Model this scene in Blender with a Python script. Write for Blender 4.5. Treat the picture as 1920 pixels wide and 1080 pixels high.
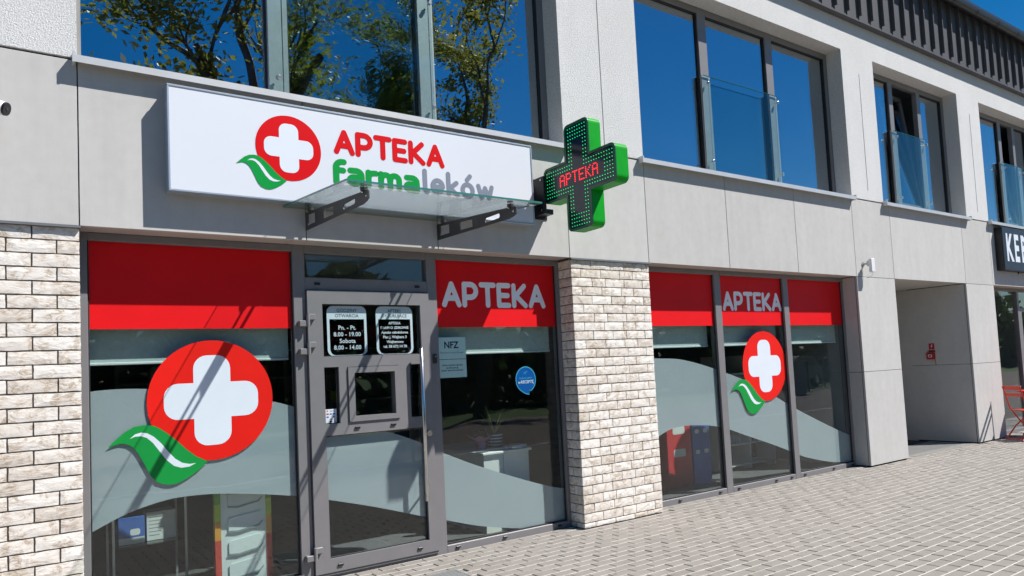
import bpy, math, random
from mathutils import Vector, Matrix
from mathutils.geometry import tessellate_polygon
R = math.radians
random.seed(7)
for o in list(bpy.data.objects): bpy.data.objects.remove(o)
sc = bpy.context.scene
COL = sc.collection

# ------------------------------------------------------------------ camera
CAM_F, CAM_YAW, CAM_PITCH, CAM_ROLL = 1354.178, .6111, .0586, -.0489   # focal length in pixels of a 1920 wide picture
CAM_POS = Vector((0, -5.0166, 1.4411)); CAM_CX, CAM_CY = 952.2, 616.8
fw = Vector((math.sin(CAM_YAW)*math.cos(CAM_PITCH), math.cos(CAM_YAW)*math.cos(CAM_PITCH), math.sin(CAM_PITCH)))
rt = Vector((math.cos(CAM_YAW), -math.sin(CAM_YAW), 0)); up = rt.cross(fw)
c_, s_ = math.cos(CAM_ROLL), math.sin(CAM_ROLL)
cr, cu = c_*rt + s_*up, -s_*rt + c_*up
cam = bpy.data.cameras.new('camera'); co = bpy.data.objects.new('camera', cam); COL.objects.link(co)
M = Matrix((cr, cu, -fw)).transposed().to_4x4(); M.translation = CAM_POS; co.matrix_world = M
cam.sensor_fit = 'HORIZONTAL'; cam.sensor_width = 36; cam.lens = 36*CAM_F/1920
cam.shift_x = (960-CAM_CX)/1920; cam.shift_y = (CAM_CY-540)/1920
cam.clip_start = .05; cam.clip_end = 2000
sc.camera = co

# ------------------------------------------------------------------ sky, sun, exposure
SUN = Vector((1.17, -1.0, 1.97)).normalized()          # direction towards the sun
W = bpy.data.worlds.new('World'); sc.world = W; W.use_nodes = True
nt = W.node_tree; bg = nt.nodes['Background']
sky = nt.nodes.new('ShaderNodeTexSky'); sky.sky_type = 'NISHITA'; sky.sun_disc = False
sky.sun_elevation = math.asin(SUN.z); sky.sun_rotation = math.atan2(SUN.x, SUN.y)
sky.air_density = 1.0; sky.dust_density = .1; sky.ozone_density = 4.0; sky.altitude = 60
hs = nt.nodes.new('ShaderNodeHueSaturation'); hs.inputs['Saturation'].default_value = 1.42; nt.links.new(sky.outputs[0], hs.inputs['Color'])
nt.links.new(hs.outputs[0], bg.inputs[0]); bg.inputs[1].default_value = .06
sl = bpy.data.lights.new('sun', 'SUN'); sl.energy = 5.0; sl.angle = R(.53); sl.color = (1, .97, .93)
so = bpy.data.objects.new('sun', sl); COL.objects.link(so); so.rotation_euler = (-SUN).to_track_quat('-Z', 'Y').to_euler()
so.location = (8, -8, 14)
vs = sc.view_settings; vs.view_transform = 'Standard'; vs.look = 'None'; vs.gamma = 1; vs.use_curve_mapping = False; vs.exposure = .56
cy = sc.cycles
cy.max_bounces = 10; cy.transparent_max_bounces = 24; cy.diffuse_bounces = 4; cy.glossy_bounces = 5; cy.transmission_bounces = 6
cy.caustics_reflective = False; cy.caustics_refractive = False; cy.use_denoising = True; cy.sample_clamp_indirect = 6

# ------------------------------------------------------------------ materials
MATS = {}
def mat(name):
    m = bpy.data.materials.new(name); m.use_nodes = True; MATS[name] = m
    t = m.node_tree; return m, t, t.nodes, t.links, t.nodes['Principled BSDF']
def N(ns, typ, **kw):
    n = ns.new(typ)
    for k, v in kw.items():
        if hasattr(n, k) and not k[0].isupper(): setattr(n, k, v)
        else: n.inputs[k.replace('_', ' ')].default_value = v
    return n
def coords(ns, L, scale=(1, 1, 1), rnd=False, src='Object'):
    tc = ns.new('ShaderNodeTexCoord'); mp = ns.new('ShaderNodeMapping'); mp.inputs['Scale'].default_value = scale
    L.new(tc.outputs[src], mp.inputs['Vector'])
    if rnd:
        oi = ns.new('ShaderNodeObjectInfo'); ml = ns.new('ShaderNodeMath'); ml.operation = 'MULTIPLY'; ml.inputs[1].default_value = 37
        cb = ns.new('ShaderNodeCombineXYZ'); L.new(oi.outputs['Random'], ml.inputs[0])
        for i in range(3): L.new(ml.outputs[0], cb.inputs[i])
        L.new(cb.outputs[0], mp.inputs['Location'])
    return mp.outputs[0]
def noise(ns, L, vec, scale, detail=4, rough=.55, dist=0):
    n = ns.new('ShaderNodeTexNoise'); n.inputs['Scale'].default_value = scale; n.inputs['Detail'].default_value = detail
    n.inputs['Roughness'].default_value = rough; n.inputs['Distortion'].default_value = dist
    L.new(vec, n.inputs['Vector']); return n.outputs['Fac']
def ramp(ns, L, fac, stops):
    r = ns.new('ShaderNodeValToRGB'); e = r.color_ramp.elements
    while len(e) < len(stops): e.new(.5)
    for el, (p, c) in zip(e, stops): el.position = p; el.color = (*c, 1) if len(c) == 3 else c
    L.new(fac, r.inputs[0]); return r.outputs[0]
def mix(ns, L, fac, a, b, mode='MIX'):
    m = ns.new('ShaderNodeMix'); m.data_type = 'RGBA'; m.blend_type = mode
    for sock, v in ((m.inputs[0], fac), (m.inputs[6], a), (m.inputs[7], b)):
        if hasattr(v, 'links') or hasattr(v, 'is_linked'): L.new(v, sock)
        else: sock.default_value = v if isinstance(v, (int, float)) else ((*v, 1) if len(v) == 3 else v)
    return m.outputs[2]
def bump(ns, L, h, strength, dist, b, prev=None):
    n = ns.new('ShaderNodeBump'); n.inputs['Strength'].default_value = strength; n.inputs['Distance'].default_value = dist
    L.new(h, n.inputs['Height'])
    if prev is not None: L.new(prev, n.inputs['Normal'])
    L.new(n.outputs[0], b.inputs['Normal']); return n.outputs[0]

def simple(name, col, rough=.5, metal=0, var=.06, scale=6, spec=.5, bumps=None, src='Object'):
    m, t, ns, L, b = mat(name)
    v = coords(ns, L, src=src); f = noise(ns, L, v, scale, 5)
    lo = tuple(max(0, c*(1-var)) for c in col); hi = tuple(min(1, c*(1+var)) for c in col)
    L.new(ramp(ns, L, f, [(.3, lo), (.7, hi)]), b.inputs['Base Color'])
    b.inputs['Roughness'].default_value = rough; b.inputs['Metallic'].default_value = metal; b.inputs['Specular IOR Level'].default_value = spec
    if bumps: bump(ns, L, noise(ns, L, v, bumps[0], 3), bumps[1], bumps[2], b)
    return m

def m_stucco():
    m, t, ns, L, b = mat('render_plaster')
    v = coords(ns, L); big = noise(ns, L, v, 1.3, 4); fine = noise(ns, L, v, 95, 3, .7)
    ve = coords(ns, L, (1.6, 1, .25)); streak = noise(ns, L, ve, 3, 4)
    c = ramp(ns, L, big, [(.3, (.66, .655, .645)), (.7, (.74, .735, .73))])
    c = mix(ns, L, .5, c, ramp(ns, L, fine, [(.36, (.44, .435, .43)), (.58, (.84, .835, .83))]))
    c = mix(ns, L, .10, c, ramp(ns, L, streak, [(.35, (.42, .41, .39)), (.6, (.72, .72, .72))]), 'MULTIPLY')
    L.new(c, b.inputs['Base Color']); b.inputs['Roughness'].default_value = .95; b.inputs['Specular IOR Level'].default_value = .2
    vo = ns.new('ShaderNodeTexVoronoi'); vo.inputs['Scale'].default_value = 230; L.new(v, vo.inputs['Vector'])
    p = bump(ns, L, fine, .9, .006, b); bump(ns, L, vo.outputs['Distance'], .5, .003, b, p)
def m_panel():
    m, t, ns, L, b = mat('fibre_cement')
    v = coords(ns, L, rnd=True); big = noise(ns, L, v, 2.2, 6, .6, .4); mid = noise(ns, L, v, 14, 4); fine = noise(ns, L, v, 260, 2)
    ve = coords(ns, L, (2.2, 1, .3), rnd=True); streak = noise(ns, L, ve, 4, 5, .6)
    c = ramp(ns, L, big, [(.3, (.475, .462, .443)), (.7, (.60, .587, .57))])
    c = mix(ns, L, .35, c, ramp(ns, L, mid, [(.32, (.41, .40, .38)), (.68, (.63, .62, .60))]))
    c = mix(ns, L, .25, c, ramp(ns, L, streak, [(.3, (.36, .347, .325)), (.60, (.61, .60, .58))]))
    oi = ns.new('ShaderNodeObjectInfo')
    c = mix(ns, L, .5, c, ramp(ns, L, oi.outputs['Random'], [(0, (.475, .462, .445)), (1, (.565, .552, .535))]))
    L.new(c, b.inputs['Base Color']); b.inputs['Roughness'].default_value = .85; b.inputs['Specular IOR Level'].default_value = .25
    bump(ns, L, fine, .25, .002, b)
def m_brick():
    m, t, ns, L, b = mat('moulded_brick')
    v = coords(ns, L, rnd=True); oi = ns.new('ShaderNodeObjectInfo')
    vs_ = coords(ns, L, (4, 4, 11), rnd=True)
    folds = noise(ns, L, vs_, 2.1, 5, .6, 2.4); fine = noise(ns, L, v, 180, 3); patch = noise(ns, L, v, 9, 3, .5, 1.5)
    base = ramp(ns, L, oi.outputs['Random'], [(0, (.64, .57, .49)), (.3, (.79, .73, .665)), (1, (.86, .82, .765))])
    smear = ramp(ns, L, folds, [(.40, (1, 1, 1)), (.50, (.76, .67, .57)), (.55, (.44, .36, .28)), (.60, (.84, .79, .72)), (.72, (1, 1, 1))])
    mask = ramp(ns, L, patch, [(.44, (0, 0, 0)), (.62, (1, 1, 1))])
    c = mix(ns, L, mask, base, mix(ns, L, 1.0, base, smear, 'MULTIPLY'))
    c = mix(ns, L, .15, c, ramp(ns, L, fine, [(.3, (.55, .50, .45)), (.65, (.90, .86, .81))]))
    L.new(c, b.inputs['Base Color']); b.inputs['Roughness'].default_value = .92; b.inputs['Specular IOR Level'].default_value = .2
    p = bump(ns, L, folds, .45, .008, b); bump(ns, L, fine, .2, .002, b, p)
def m_paver():
    m, t, ns, L, b = mat('concrete_paver')
    v = coords(ns, L, rnd=False, src='Object'); oi = ns.new('ShaderNodeObjectInfo')
    g = ns.new('ShaderNodeNewGeometry')
    pos = ns.new('ShaderNodeMapping'); L.new(g.outputs['Position'], pos.inputs['Vector'])
    big = noise(ns, L, pos.outputs[0], .8, 4); mid = noise(ns, L, pos.outputs[0], 7, 4); fine = noise(ns, L, pos.outputs[0], 240, 3, .7)
    wn = ns.new('ShaderNodeAttribute'); wn.attribute_name = 'tone'; wn.attribute_type = 'GEOMETRY'
    rnd = ns.new('ShaderNodeMath'); rnd.operation = 'ADD'; L.new(wn.outputs['Fac'], rnd.inputs[0]); L.new(oi.outputs['Random'], rnd.inputs[1])
    fr = ns.new('ShaderNodeMath'); fr.operation = 'FRACT'; L.new(rnd.outputs[0], fr.inputs[0])
    c = ramp(ns, L, fr.outputs[0], [(0, (.208, .185, .162)), (.5, (.242, .218, .193)), (1, (.278, .253, .226))])
    c = mix(ns, L, .35, c, ramp(ns, L, big, [(.3, (.20, .185, .165)), (.7, (.32, .30, .275))]))
    c = mix(ns, L, .3, c, ramp(ns, L, mid, [(.35, (.19, .175, .155)), (.65, (.32, .30, .28))]))
    c = mix(ns, L, .35, c, ramp(ns, L, fine, [(.3, (.13, .118, .105)), (.6, (.31, .287, .26))]))
    st = noise(ns, L, pos.outputs[0], 2.3, 5, .65, .8); c = mix(ns, L, ramp(ns, L, st, [(.60, (0, 0, 0)), (.74, (.45, .45, .45))]), c, (.12, .105, .09))
    vo = ns.new('ShaderNodeTexVoronoi'); vo.inputs['Scale'].default_value = 2.6; L.new(pos.outputs[0], vo.inputs['Vector'])
    c = mix(ns, L, ramp(ns, L, vo.outputs['Distance'], [(.028, (.7, .7, .7)), (.036, (0, 0, 0))]), c, (.06, .055, .05))
    L.new(c, b.inputs['Base Color']); b.inputs['Roughness'].default_value = .9; b.inputs['Specular IOR Level'].default_value = .25
    bump(ns, L, fine, .35, .003, b)
def m_glass(name, ior, refl=(1, 1, 1), tint=(.93, .97, .96), wob=.02):
    m, t, ns, L, b = mat(name); ns.remove(b); out = ns['Material Output']
    v = coords(ns, L); nz = noise(ns, L, v, 1.7, 1, .3)
    bp = ns.new('ShaderNodeBump'); bp.inputs['Strength'].default_value = wob; bp.inputs['Distance'].default_value = .05; L.new(nz, bp.inputs['Height'])
    lw = ns.new('ShaderNodeLayerWeight'); lw.inputs['Blend'].default_value = .5          # same from both sides of the pane
    pw = ns.new('ShaderNodeMath'); pw.operation = 'POWER'; pw.inputs[1].default_value = 5; L.new(lw.outputs['Facing'], pw.inputs[0])
    f0 = ((ior-1)/(ior+1))**2; fr = ns.new('ShaderNodeMath'); fr.operation = 'MULTIPLY_ADD'; fr.inputs[1].default_value = 1-f0; fr.inputs[2].default_value = f0; L.new(pw.outputs[0], fr.inputs[0])
    gl = ns.new('ShaderNodeBsdfGlossy'); gl.inputs['Roughness'].default_value = 0; gl.inputs['Color'].default_value = (*refl, 1); L.new(bp.outputs[0], gl.inputs['Normal'])
    tr = ns.new('ShaderNodeBsdfTransparent'); tr.inputs['Color'].default_value = (*tint, 1)
    mx = ns.new('ShaderNodeMixShader'); L.new(fr.outputs[0], mx.inputs[0]); L.new(tr.outputs[0], mx.inputs[1]); L.new(gl.outputs[0], mx.inputs[2]); L.new(mx.outputs[0], out.inputs[0])
    return m
def m_film():
    m, t, ns, L, b = mat('frosted_film'); out = ns['Material Output']
    v = coords(ns, L); f = noise(ns, L, v, 3, 3)
    L.new(ramp(ns, L, f, [(.3, (.53, .58, .62)), (.7, (.57, .62, .66))]), b.inputs['Base Color']); b.inputs['Roughness'].default_value = .55
    tl = ns.new('ShaderNodeBsdfTranslucent'); tl.inputs[0].default_value = (.42, .48, .5, 1); tr = ns.new('ShaderNodeBsdfTransparent')
    m1 = ns.new('ShaderNodeMixShader'); m1.inputs[0].default_value = .28; L.new(b.outputs[0], m1.inputs[1]); L.new(tl.outputs[0], m1.inputs[2])
    m2 = ns.new('ShaderNodeMixShader'); m2.inputs[0].default_value = .06; L.new(m1.outputs[0], m2.inputs[1]); L.new(tr.outputs[0], m2.inputs[2]); L.new(m2.outputs[0], out.inputs[0])
def m_leaf(name, a, b_):
    m, t, ns, L, b = mat(name); out = ns['Material Output']
    v = coords(ns, L); f = noise(ns, L, v, 1.1, 3)
    col = ramp(ns, L, f, [(.3, a), (.7, b_)]); L.new(col, b.inputs['Base Color']); b.inputs['Roughness'].default_value = .5
    tl = ns.new('ShaderNodeBsdfTranslucent'); L.new(col, tl.inputs[0])
    mx = ns.new('ShaderNodeMixShader'); mx.inputs[0].default_value = .55; L.new(b.outputs[0], mx.inputs[1]); L.new(tl.outputs[0], mx.inputs[2]); L.new(mx.outputs[0], out.inputs[0])
def m_emit(name, col, strength):
    m, t, ns, L, b = mat(name); b.inputs['Base Color'].default_value = (*[c*.5 for c in col], 1)
    b.inputs['Emission Color'].default_value = (*col, 1); b.inputs['Emission Strength'].default_value = strength; b.inputs['Roughness'].default_value = .3
    return m
def m_ground(name, a, b_, scale, sp=.9):
    m, t, ns, L, b = mat(name)
    v = coords(ns, L); f = noise(ns, L, v, scale, 6, .65); f2 = noise(ns, L, v, scale*25, 3)
    c = mix(ns, L, .4, ramp(ns, L, f, [(.3, a), (.7, b_)]), ramp(ns, L, f2, [(.3, a), (.7, b_)]))
    L.new(c, b.inputs['Base Color']); b.inputs['Roughness'].default_value = sp
m_stucco(); m_panel(); m_brick(); m_paver(); m_film()
simple('mortar', (.18, .163, .148), .95, bumps=(220, .6, .004))
simple('frame_metal', (.215, .207, .212), .42, .1, .04, 9, bumps=(420, .12, .001))
simple('dark_gasket', (.02, .02, .022), .6)
simple('sill_metal', (.60, .60, .60), .4, .35, .05, 5)
simple('flashing_metal', (.20, .205, .215), .45, .3)
simple('fascia_metal', (.098, .099, .108), .6, 0, .08, 3, spec=.15)
simple('gutter_metal', (.035, .036, .04), .4, .3)
simple('clamp_profile', (.36, .37, .38), .45, .2, .06, 14)
simple('steel', (.62, .61, .60), .25, 1, .05, 30)
simple('joint_black', (.018, .018, .02), .9)
simple('sign_face', (.70, .73, .79), .45, 0, .015, 2)
simple('sign_profile', (.50, .56, .64), .35, .6, .04, 4)
simple('red_film', (.74, .006, .009), .5, 0, .05, 3, spec=.2)
simple('logo_red', (.76, .012, .006), .5, 0, .05, 4, spec=.2)
simple('sign_red', (.66, .0, .004), .5, 0, .03, 4, spec=.12)
simple('logo_green', (.008, .28, .05), .5, 0, .05, 4, spec=.2)
simple('sign_green', (.0, .30, .05), .5, 0, .03, 4, spec=.12)
simple('letter_grey', (.22, .25, .31), .5, 0, .03, 4, spec=.12)
simple('letter_pale', (.90, .92, .95), .45, 0, .03, 6)
simple('logo_white', (.72, .77, .84), .45, 0, .02, 6)
simple('cross_green', (.003, .33, .018), .45, 0, .10, 8, spec=.15)
simple('cross_rim', (.008, .115, .045), .35, 0, .05, 8)
simple('cross_face', (.010, .014, .022), .12, 0, .1, 3)
m_emit('led_green', (.0, .78, .22), .95); m_emit('led_red', (1, .02, .03), 1.5)
m_glass('window_glass', 1.52, wob=.05)
m_glass('coated_glass', 5.2, (.86, .94, 1.0), (.60, .68, .74), .09)
m_glass('rail_glass', 1.5, (.9, 1, 1), (.86, .93, .93), .02)
m_glass('canopy_glass', 1.32, (.95, 1, 1), (.945, .975, .965), .02)
simple('glass_edge', (.05, .20, .17), .15)
simple('bracket_metal', (.075, .073, .075), .5, .3)
simple('black_plastic', (.012, .012, .014), .4)
simple('white_plastic', (.78, .78, .78), .4)
simple('grille_metal', (.5, .5, .48), .4, .6)
simple('grille_pit', (.03, .03, .03), .9)
simple('shop_wall_paint', (.24, .26, .27), .8); simple('shop_floor_tile', (.13, .13, .135), .45, 0, .12, 2); simple('shop_ceiling', (.45, .45, .45), .9)
simple('room_wall', (.30, .31, .32), .9); simple('blind_fabric', (.46, .55, .53), .9, 0, .06, 30); simple('blind_rail', (.62, .68, .68), .5)
simple('laminate_white', (.72, .74, .71), .4); simple('laminate_grey', (.28, .30, .29), .5); simple('cardboard_pale', (.62, .66, .64), .6)
simple('stand_green', (.10, .30, .02), .5); simple('stand_lime', (.36, .46, .02), .5); simple('stand_orange', (.62, .28, .03), .5); simple('stand_red', (.52, .05, .03), .5)
simple('carton_blue', (.05, .13, .42), .5); simple('carton_red', (.50, .025, .03), .5); simple('carton_white', (.66, .68, .66), .5); simple('pocket_edge', (.22, .27, .26), .6)
simple('wrap_pink', (.62, .30, .38), .5); simple('pot_stripe', (.10, .17, .12), .6); simple('leaf_dull', (.10, .17, .05), .5); simple('leaf_pale', (.35, .38, .16), .5)
simple('paper_white', (.74, .94, .93), .6, 0, .03, 9); simple('ink_navy', (.012, .02, .09), .6); simple('ink_dark', (.03, .05, .06), .6)
simple('sticker_white', (.46, .58, .62), .5, 0, .03, 6); simple('sticker_blue', (.0, .12, .48), .4); simple('sticker_line', (.10, .55, .80), .4)
simple('fire_red', (.42, .012, .018), .4); simple('fire_red_dark', (.26, .008, .014), .4); simple('sign_navy', (.018, .022, .035), .4); simple('sign_black', (.006, .006, .008), .4)
simple('chair_red', (.58, .045, .02), .4); simple('payment_orange', (.7, .2, .02), .5); simple('trim_grey', (.33, .32, .30), .9)
simple('soffit_panel', (.50, .47, .43), .9, 0, .05, 3)
simple('asphalt_and_shade', (.06, .06, .062), .95, 0, .25, 4); m_ground('parking_paving', (.13, .105, .09), (.19, .155, .135), .6); m_ground('lawn_green', (.035, .075, .012), (.07, .13, .025), .35)
simple('kerb_concrete', (.52, .51, .49), .9, 0, .1, 5); simple('joint_dark', (.24, .22, .195), .95); simple('joint_sand', (.54, .50, .455), .95, 0, .25, 30)
simple('bark', (.075, .060, .048), .95, 0, .3, 14, bumps=(26, .8, .02)); m_leaf('leaf_mid', (.13, .15, .015), (.30, .27, .045)); m_leaf('leaf_dark', (.02, .05, .012), (.045, .085, .02))
simple('car_paint', (.18, .20, .22), .25, .5); simple('car_glass', (.02, .025, .03), .08); simple('tyre_rubber', (.02, .02, .02), .8); simple('cabinet_grey', (.16, .18, .21), .6); simple('lamp_lens', (.7, .7, .68), .15)
simple('room_curtain', (.22, .24, .25), .9)

# ------------------------------------------------------------------ mesh helpers
class MB:
    def __init__(s): s.v = []; s.f = []; s.m = []
    def quad(s, a, b, c, d, mi=0):
        n = len(s.v); s.v += [tuple(a), tuple(b), tuple(c), tuple(d)]; s.f.append((n, n+1, n+2, n+3)); s.m.append(mi); return s
    def box(s, x0, x1, y0, y1, z0, z1, mi=0, mat4=None):
        if x0 > x1: x0, x1 = x1, x0
        if y0 > y1: y0, y1 = y1, y0
        if z0 > z1: z0, z1 = z1, z0
        n = len(s.v); P = [(x0,y0,z0),(x1,y0,z0),(x1,y1,z0),(x0,y1,z0),(x0,y0,z1),(x1,y0,z1),(x1,y1,z1),(x0,y1,z1)]
        if mat4 is not None: P = [tuple(mat4 @ Vector(p)) for p in P]
        s.v += P
        for f in ((0,3,2,1),(4,5,6,7),(0,1,5,4),(1,2,6,5),(2,3,7,6),(3,0,4,7)): s.f.append(tuple(n+i for i in f)); s.m.append(mi)
        return s
    def bbox(s, x0, x1, y0, y1, z0, z1, c=.004, mi=0):
        """box with chamfered edges on all sides"""
        n = len(s.v); P = []
        for sx in (0, 1):
            for sy in (0, 1):
                for sz in (0, 1):
                    X, Y, Z = (x0, x1)[sx], (y0, y1)[sy], (z0, z1)[sz]
                    dx, dy, dz = (c, -c)[sx], (c, -c)[sy], (c, -c)[sz]
                    P += [(X, Y+dy, Z+dz), (X+dx, Y, Z+dz), (X+dx, Y+dy, Z)]
        s.v += P
        def k(sx, sy, sz, a): return n + (sx*4+sy*2+sz)*3 + a
        F = []
        for sx in (0, 1):
            q = [k(sx,0,0,0), k(sx,1,0,0), k(sx,1,1,0), k(sx,0,1,0)]; F.append(q if sx else q[::-1])
        for sy in (0, 1):
            q = [k(0,sy,0,1), k(0,sy,1,1), k(1,sy,1,1), k(1,sy,0,1)]; F.append(q if sy else q[::-1])
        for sz in (0, 1):
            q = [k(0,0,sz,2), k(1,0,sz,2), k(1,1,sz,2), k(0,1,sz,2)]; F.append(q if sz else q[::-1])
        for a in (0, 1):
            for b in (0, 1):
                e = [k(a,b,0,0), k(a,b,1,0), k(a,b,1,1), k(a,b,0,1)]; F.append(e if a == b else e[::-1])
                e = [k(a,0,b,0), k(a,0,b,2), k(a,1,b,2), k(a,1,b,0)]; F.append(e if a == b else e[::-1])
                e = [k(0,a,b,1), k(1,a,b,1), k(1,a,b,2), k(0,a,b,2)]; F.append(e if a == b else e[::-1])
        for sx in (0, 1):
            for sy in (0, 1):
                for sz in (0, 1):
                    e = [k(sx,sy,sz,0), k(sx,sy,sz,1), k(sx,sy,sz,2)]; F.append(e if (sx+sy+sz) % 2 else e[::-1])
        for f in F: s.f.append(tuple(f)); s.m.append(mi)
        return s
    def tube(s, pts, r, seg=8, mi=0, caps=True):
        """tapered tube along points; r number or list"""
        pts = [Vector(p) for p in pts]; rs = r if isinstance(r, (list, tuple)) else [r]*len(pts)
        n0 = len(s.v); ref = None
        for i, p in enumerate(pts):
            d = (pts[min(i+1, len(pts)-1)] - pts[max(i-1, 0)]).normalized()
            if ref is None: ref = d.orthogonal().normalized()
            ref = (ref - d*ref.dot(d)).normalized(); bn = d.cross(ref)
            for j in range(seg):
                a = 2*math.pi*j/seg; s.v.append(tuple(p + (ref*math.cos(a) + bn*math.sin(a))*rs[i]))
        for i in range(len(pts)-1):
            for j in range(seg):
                a, b = n0+i*seg+j, n0+i*seg+(j+1) % seg; s.f.append((a, b, b+seg, a+seg)); s.m.append(mi)
        if caps:
            s.f.append(tuple(n0+j for j in reversed(range(seg)))); s.m.append(mi)
            e = n0+(len(pts)-1)*seg; s.f.append(tuple(e+j for j in range(seg))); s.m.append(mi)
        return s
    def plate(s, loops, O, ex, ey, th, mi=0, back=True, side_mi=None):
        """flat shape from loops (outer + holes, 2D) standing th proud of O"""
        O, ex, ey = Vector(O), Vector(ex), Vector(ey); en = ex.cross(ey)
        if side_mi is None: side_mi = mi
        tris = tessellate_polygon([[Vector((x, y, 0)) for x, y in lp] for lp in loops])
        flat = [p for lp in loops for p in lp]; n = len(s.v)
        for h in (th, 0): s.v += [tuple(O + ex*x + ey*y + en*h) for x, y in flat]
        k = len(flat)
        for a, b, c in tris:
            (ax, ay), (bx, by), (cx, cy_) = flat[a], flat[b], flat[c]
            if (bx-ax)*(cy_-ay)-(by-ay)*(cx-ax) < 0: b, c = c, b
            s.f.append((n+a, n+b, n+c)); s.m.append(mi)
            if back: s.f.append((n+k+a, n+k+c, n+k+b)); s.m.append(mi)
        o = 0
        for li, lp in enumerate(loops):
            m = len(lp); A = sum(lp[i][0]*lp[(i+1) % m][1]-lp[(i+1) % m][0]*lp[i][1] for i in range(m))
            fl = (A > 0) != (li > 0)
            for i in range(m):
                a, b = n+o+i, n+o+(i+1) % m; q = (a, a+k, b+k, b) if fl else (a, b, b+k, a+k)
                s.f.append(q); s.m.append(side_mi)
            o += m
        return s
    def mesh(s, name, mats, smooth=False):
        me = bpy.data.meshes.new(name); me.from_pydata(s.v, [], s.f)
        for m in ([mats] if isinstance(mats, str) else mats): me.materials.append(MATS[m])
        if any(s.m): me.polygons.foreach_set('material_index', s.m)
        if smooth: me.polygons.foreach_set('use_smooth', [True]*len(me.polygons))
        me.update(); return me
def link(name, data, parent=None, loc=None, rot=None):
    o = bpy.data.objects.new(name, data); COL.objects.link(o)
    if loc is not None: o.location = loc
    if rot is not None: o.rotation_euler = rot
    if parent is not None: attach(o, parent)
    return o
BASE = {}
def attach(o, parent):
    o.parent = parent; o.matrix_parent_inverse = Matrix.Translation(-BASE.get(parent.name, Vector()))
def obj(name, mb, mats, parent=None, smooth=False, kind=None):
    o = link(name, mb.mesh(name, mats, smooth), parent)
    if kind: o['kind'] = kind
    return o
def thing(name, label, cat, loc, group=None):
    o = link(name, None, loc=loc); o.empty_display_size = .2; BASE[o.name] = Vector(loc); o['label'] = label; o['category'] = cat
    if group: o['group'] = group
    return o
def tag(o, label, cat, group=None):
    o['label'] = label; o['category'] = cat
    if group: o['group'] = group
    return o
def struct(name, mb, mats): return obj(name, mb, mats, kind='structure')
EX, EY, EZ = Vector((1, 0, 0)), Vector((0, 1, 0)), Vector((0, 0, 1))
def txt(body, size, O, ex=EX, ey=EZ, th=.0006, bold=0, sx=1, align='CENTER'):
    cu_ = bpy.data.curves.new('t', 'FONT'); cu_.body = body; cu_.size = size; cu_.align_x = align; cu_.align_y = 'CENTER'; cu_.offset = bold; cu_.resolution_u = 2
    ob = bpy.data.objects.new('t', cu_); COL.objects.link(ob); dg = bpy.context.evaluated_depsgraph_get()
    me = bpy.data.meshes.new_from_object(ob.evaluated_get(dg)); en = ex.cross(ey); mb = MB()
    mb.v = [tuple(Vector(O) + ex*(v.co.x*sx) + ey*v.co.y + en*th) for v in me.vertices]; mb.f = [tuple(p.vertices) for p in me.polygons]; mb.m = [0]*len(mb.f)
    bpy.data.objects.remove(ob); bpy.data.curves.remove(cu_); bpy.data.meshes.remove(me); return mb
def join(*mbs):
    r = MB()
    for b in mbs:
        n = len(r.v); r.v += b.v; r.f += [tuple(n+i for i in f) for f in b.f]; r.m += b.m
    return r
# stroke letters: distance field + marching squares, so that strokes melt into one outline
def arc(cx, cy_, rx, ry, a0, a1, n=10): return [(cx+rx*math.cos(R(a0+(a1-a0)*i/n)), cy_+ry*math.sin(R(a0+(a1-a0)*i/n))) for i in range(n+1)]
GLYPH = {
 'A': (.86, [[(.12,.12),(.43,.87),(.74,.12)], [(.27,.36),(.59,.36)]]), 'P': (.76, [[(.12,.12),(.12,.88),(.38,.88)]+arc(.38,.64,.25,.24,90,-90)+[(.12,.40)]]),
 'T': (.78, [[(.11,.88),(.67,.88)], [(.39,.88),(.39,.12)]]), 'E': (.70, [[(.57,.88),(.12,.88),(.12,.12),(.57,.12)], [(.12,.5),(.52,.5)]]),
 'K': (.80, [[(.12,.12),(.12,.88)], [(.62,.88),(.22,.5),(.66,.12)]]),
 'f': (.47, [[(.13,.12),(.13,.66)]+arc(.35,.66,.22,.22,180,90,6)+[(.40,.88)], [(.13,.56),(.37,.56)]]),
 'a': (.68, [[(.16,.60),(.34,.61)]+arc(.36,.44,.19,.17,85,0,6)+[(.55,.12)], [(.55,.36),(.28,.36)]+arc(.28,.24,.15,.12,90,270,8)+[(.55,.12)]]),
 'r': (.46, [[(.12,.12),(.12,.61)], [(.12,.42)]+arc(.34,.40,.22,.20,180,90,6)+[(.39,.60)]]),
 'm': (.94, [[(.12,.12),(.12,.61)], [(.12,.4)]+arc(.295,.42,.165,.18,180,0,8)+[(.46,.12)], [(.46,.4)]+arc(.635,.42,.165,.18,180,0,8)+[(.80,.12)]]),
 'l': (.31, [[(.12,.92),(.12,.24)]+arc(.24,.24,.12,.12,180,255,4)]), 'e': (.66, [[(.13,.36),(.53,.36)]+arc(.33,.37,.21,.24,0,300,16)]),
 'k': (.60, [[(.12,.12),(.12,.92)], [(.46,.60),(.18,.37),(.50,.12)]]), 'ó': (.70, [arc(.34,.36,.22,.24,0,360,20), [(.33,.78),(.46,.94)]]),
 'w': (.86, [[(.12,.60),(.25,.14),(.42,.54),(.59,.14),(.72,.60)]])}
GC = {}
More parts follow.
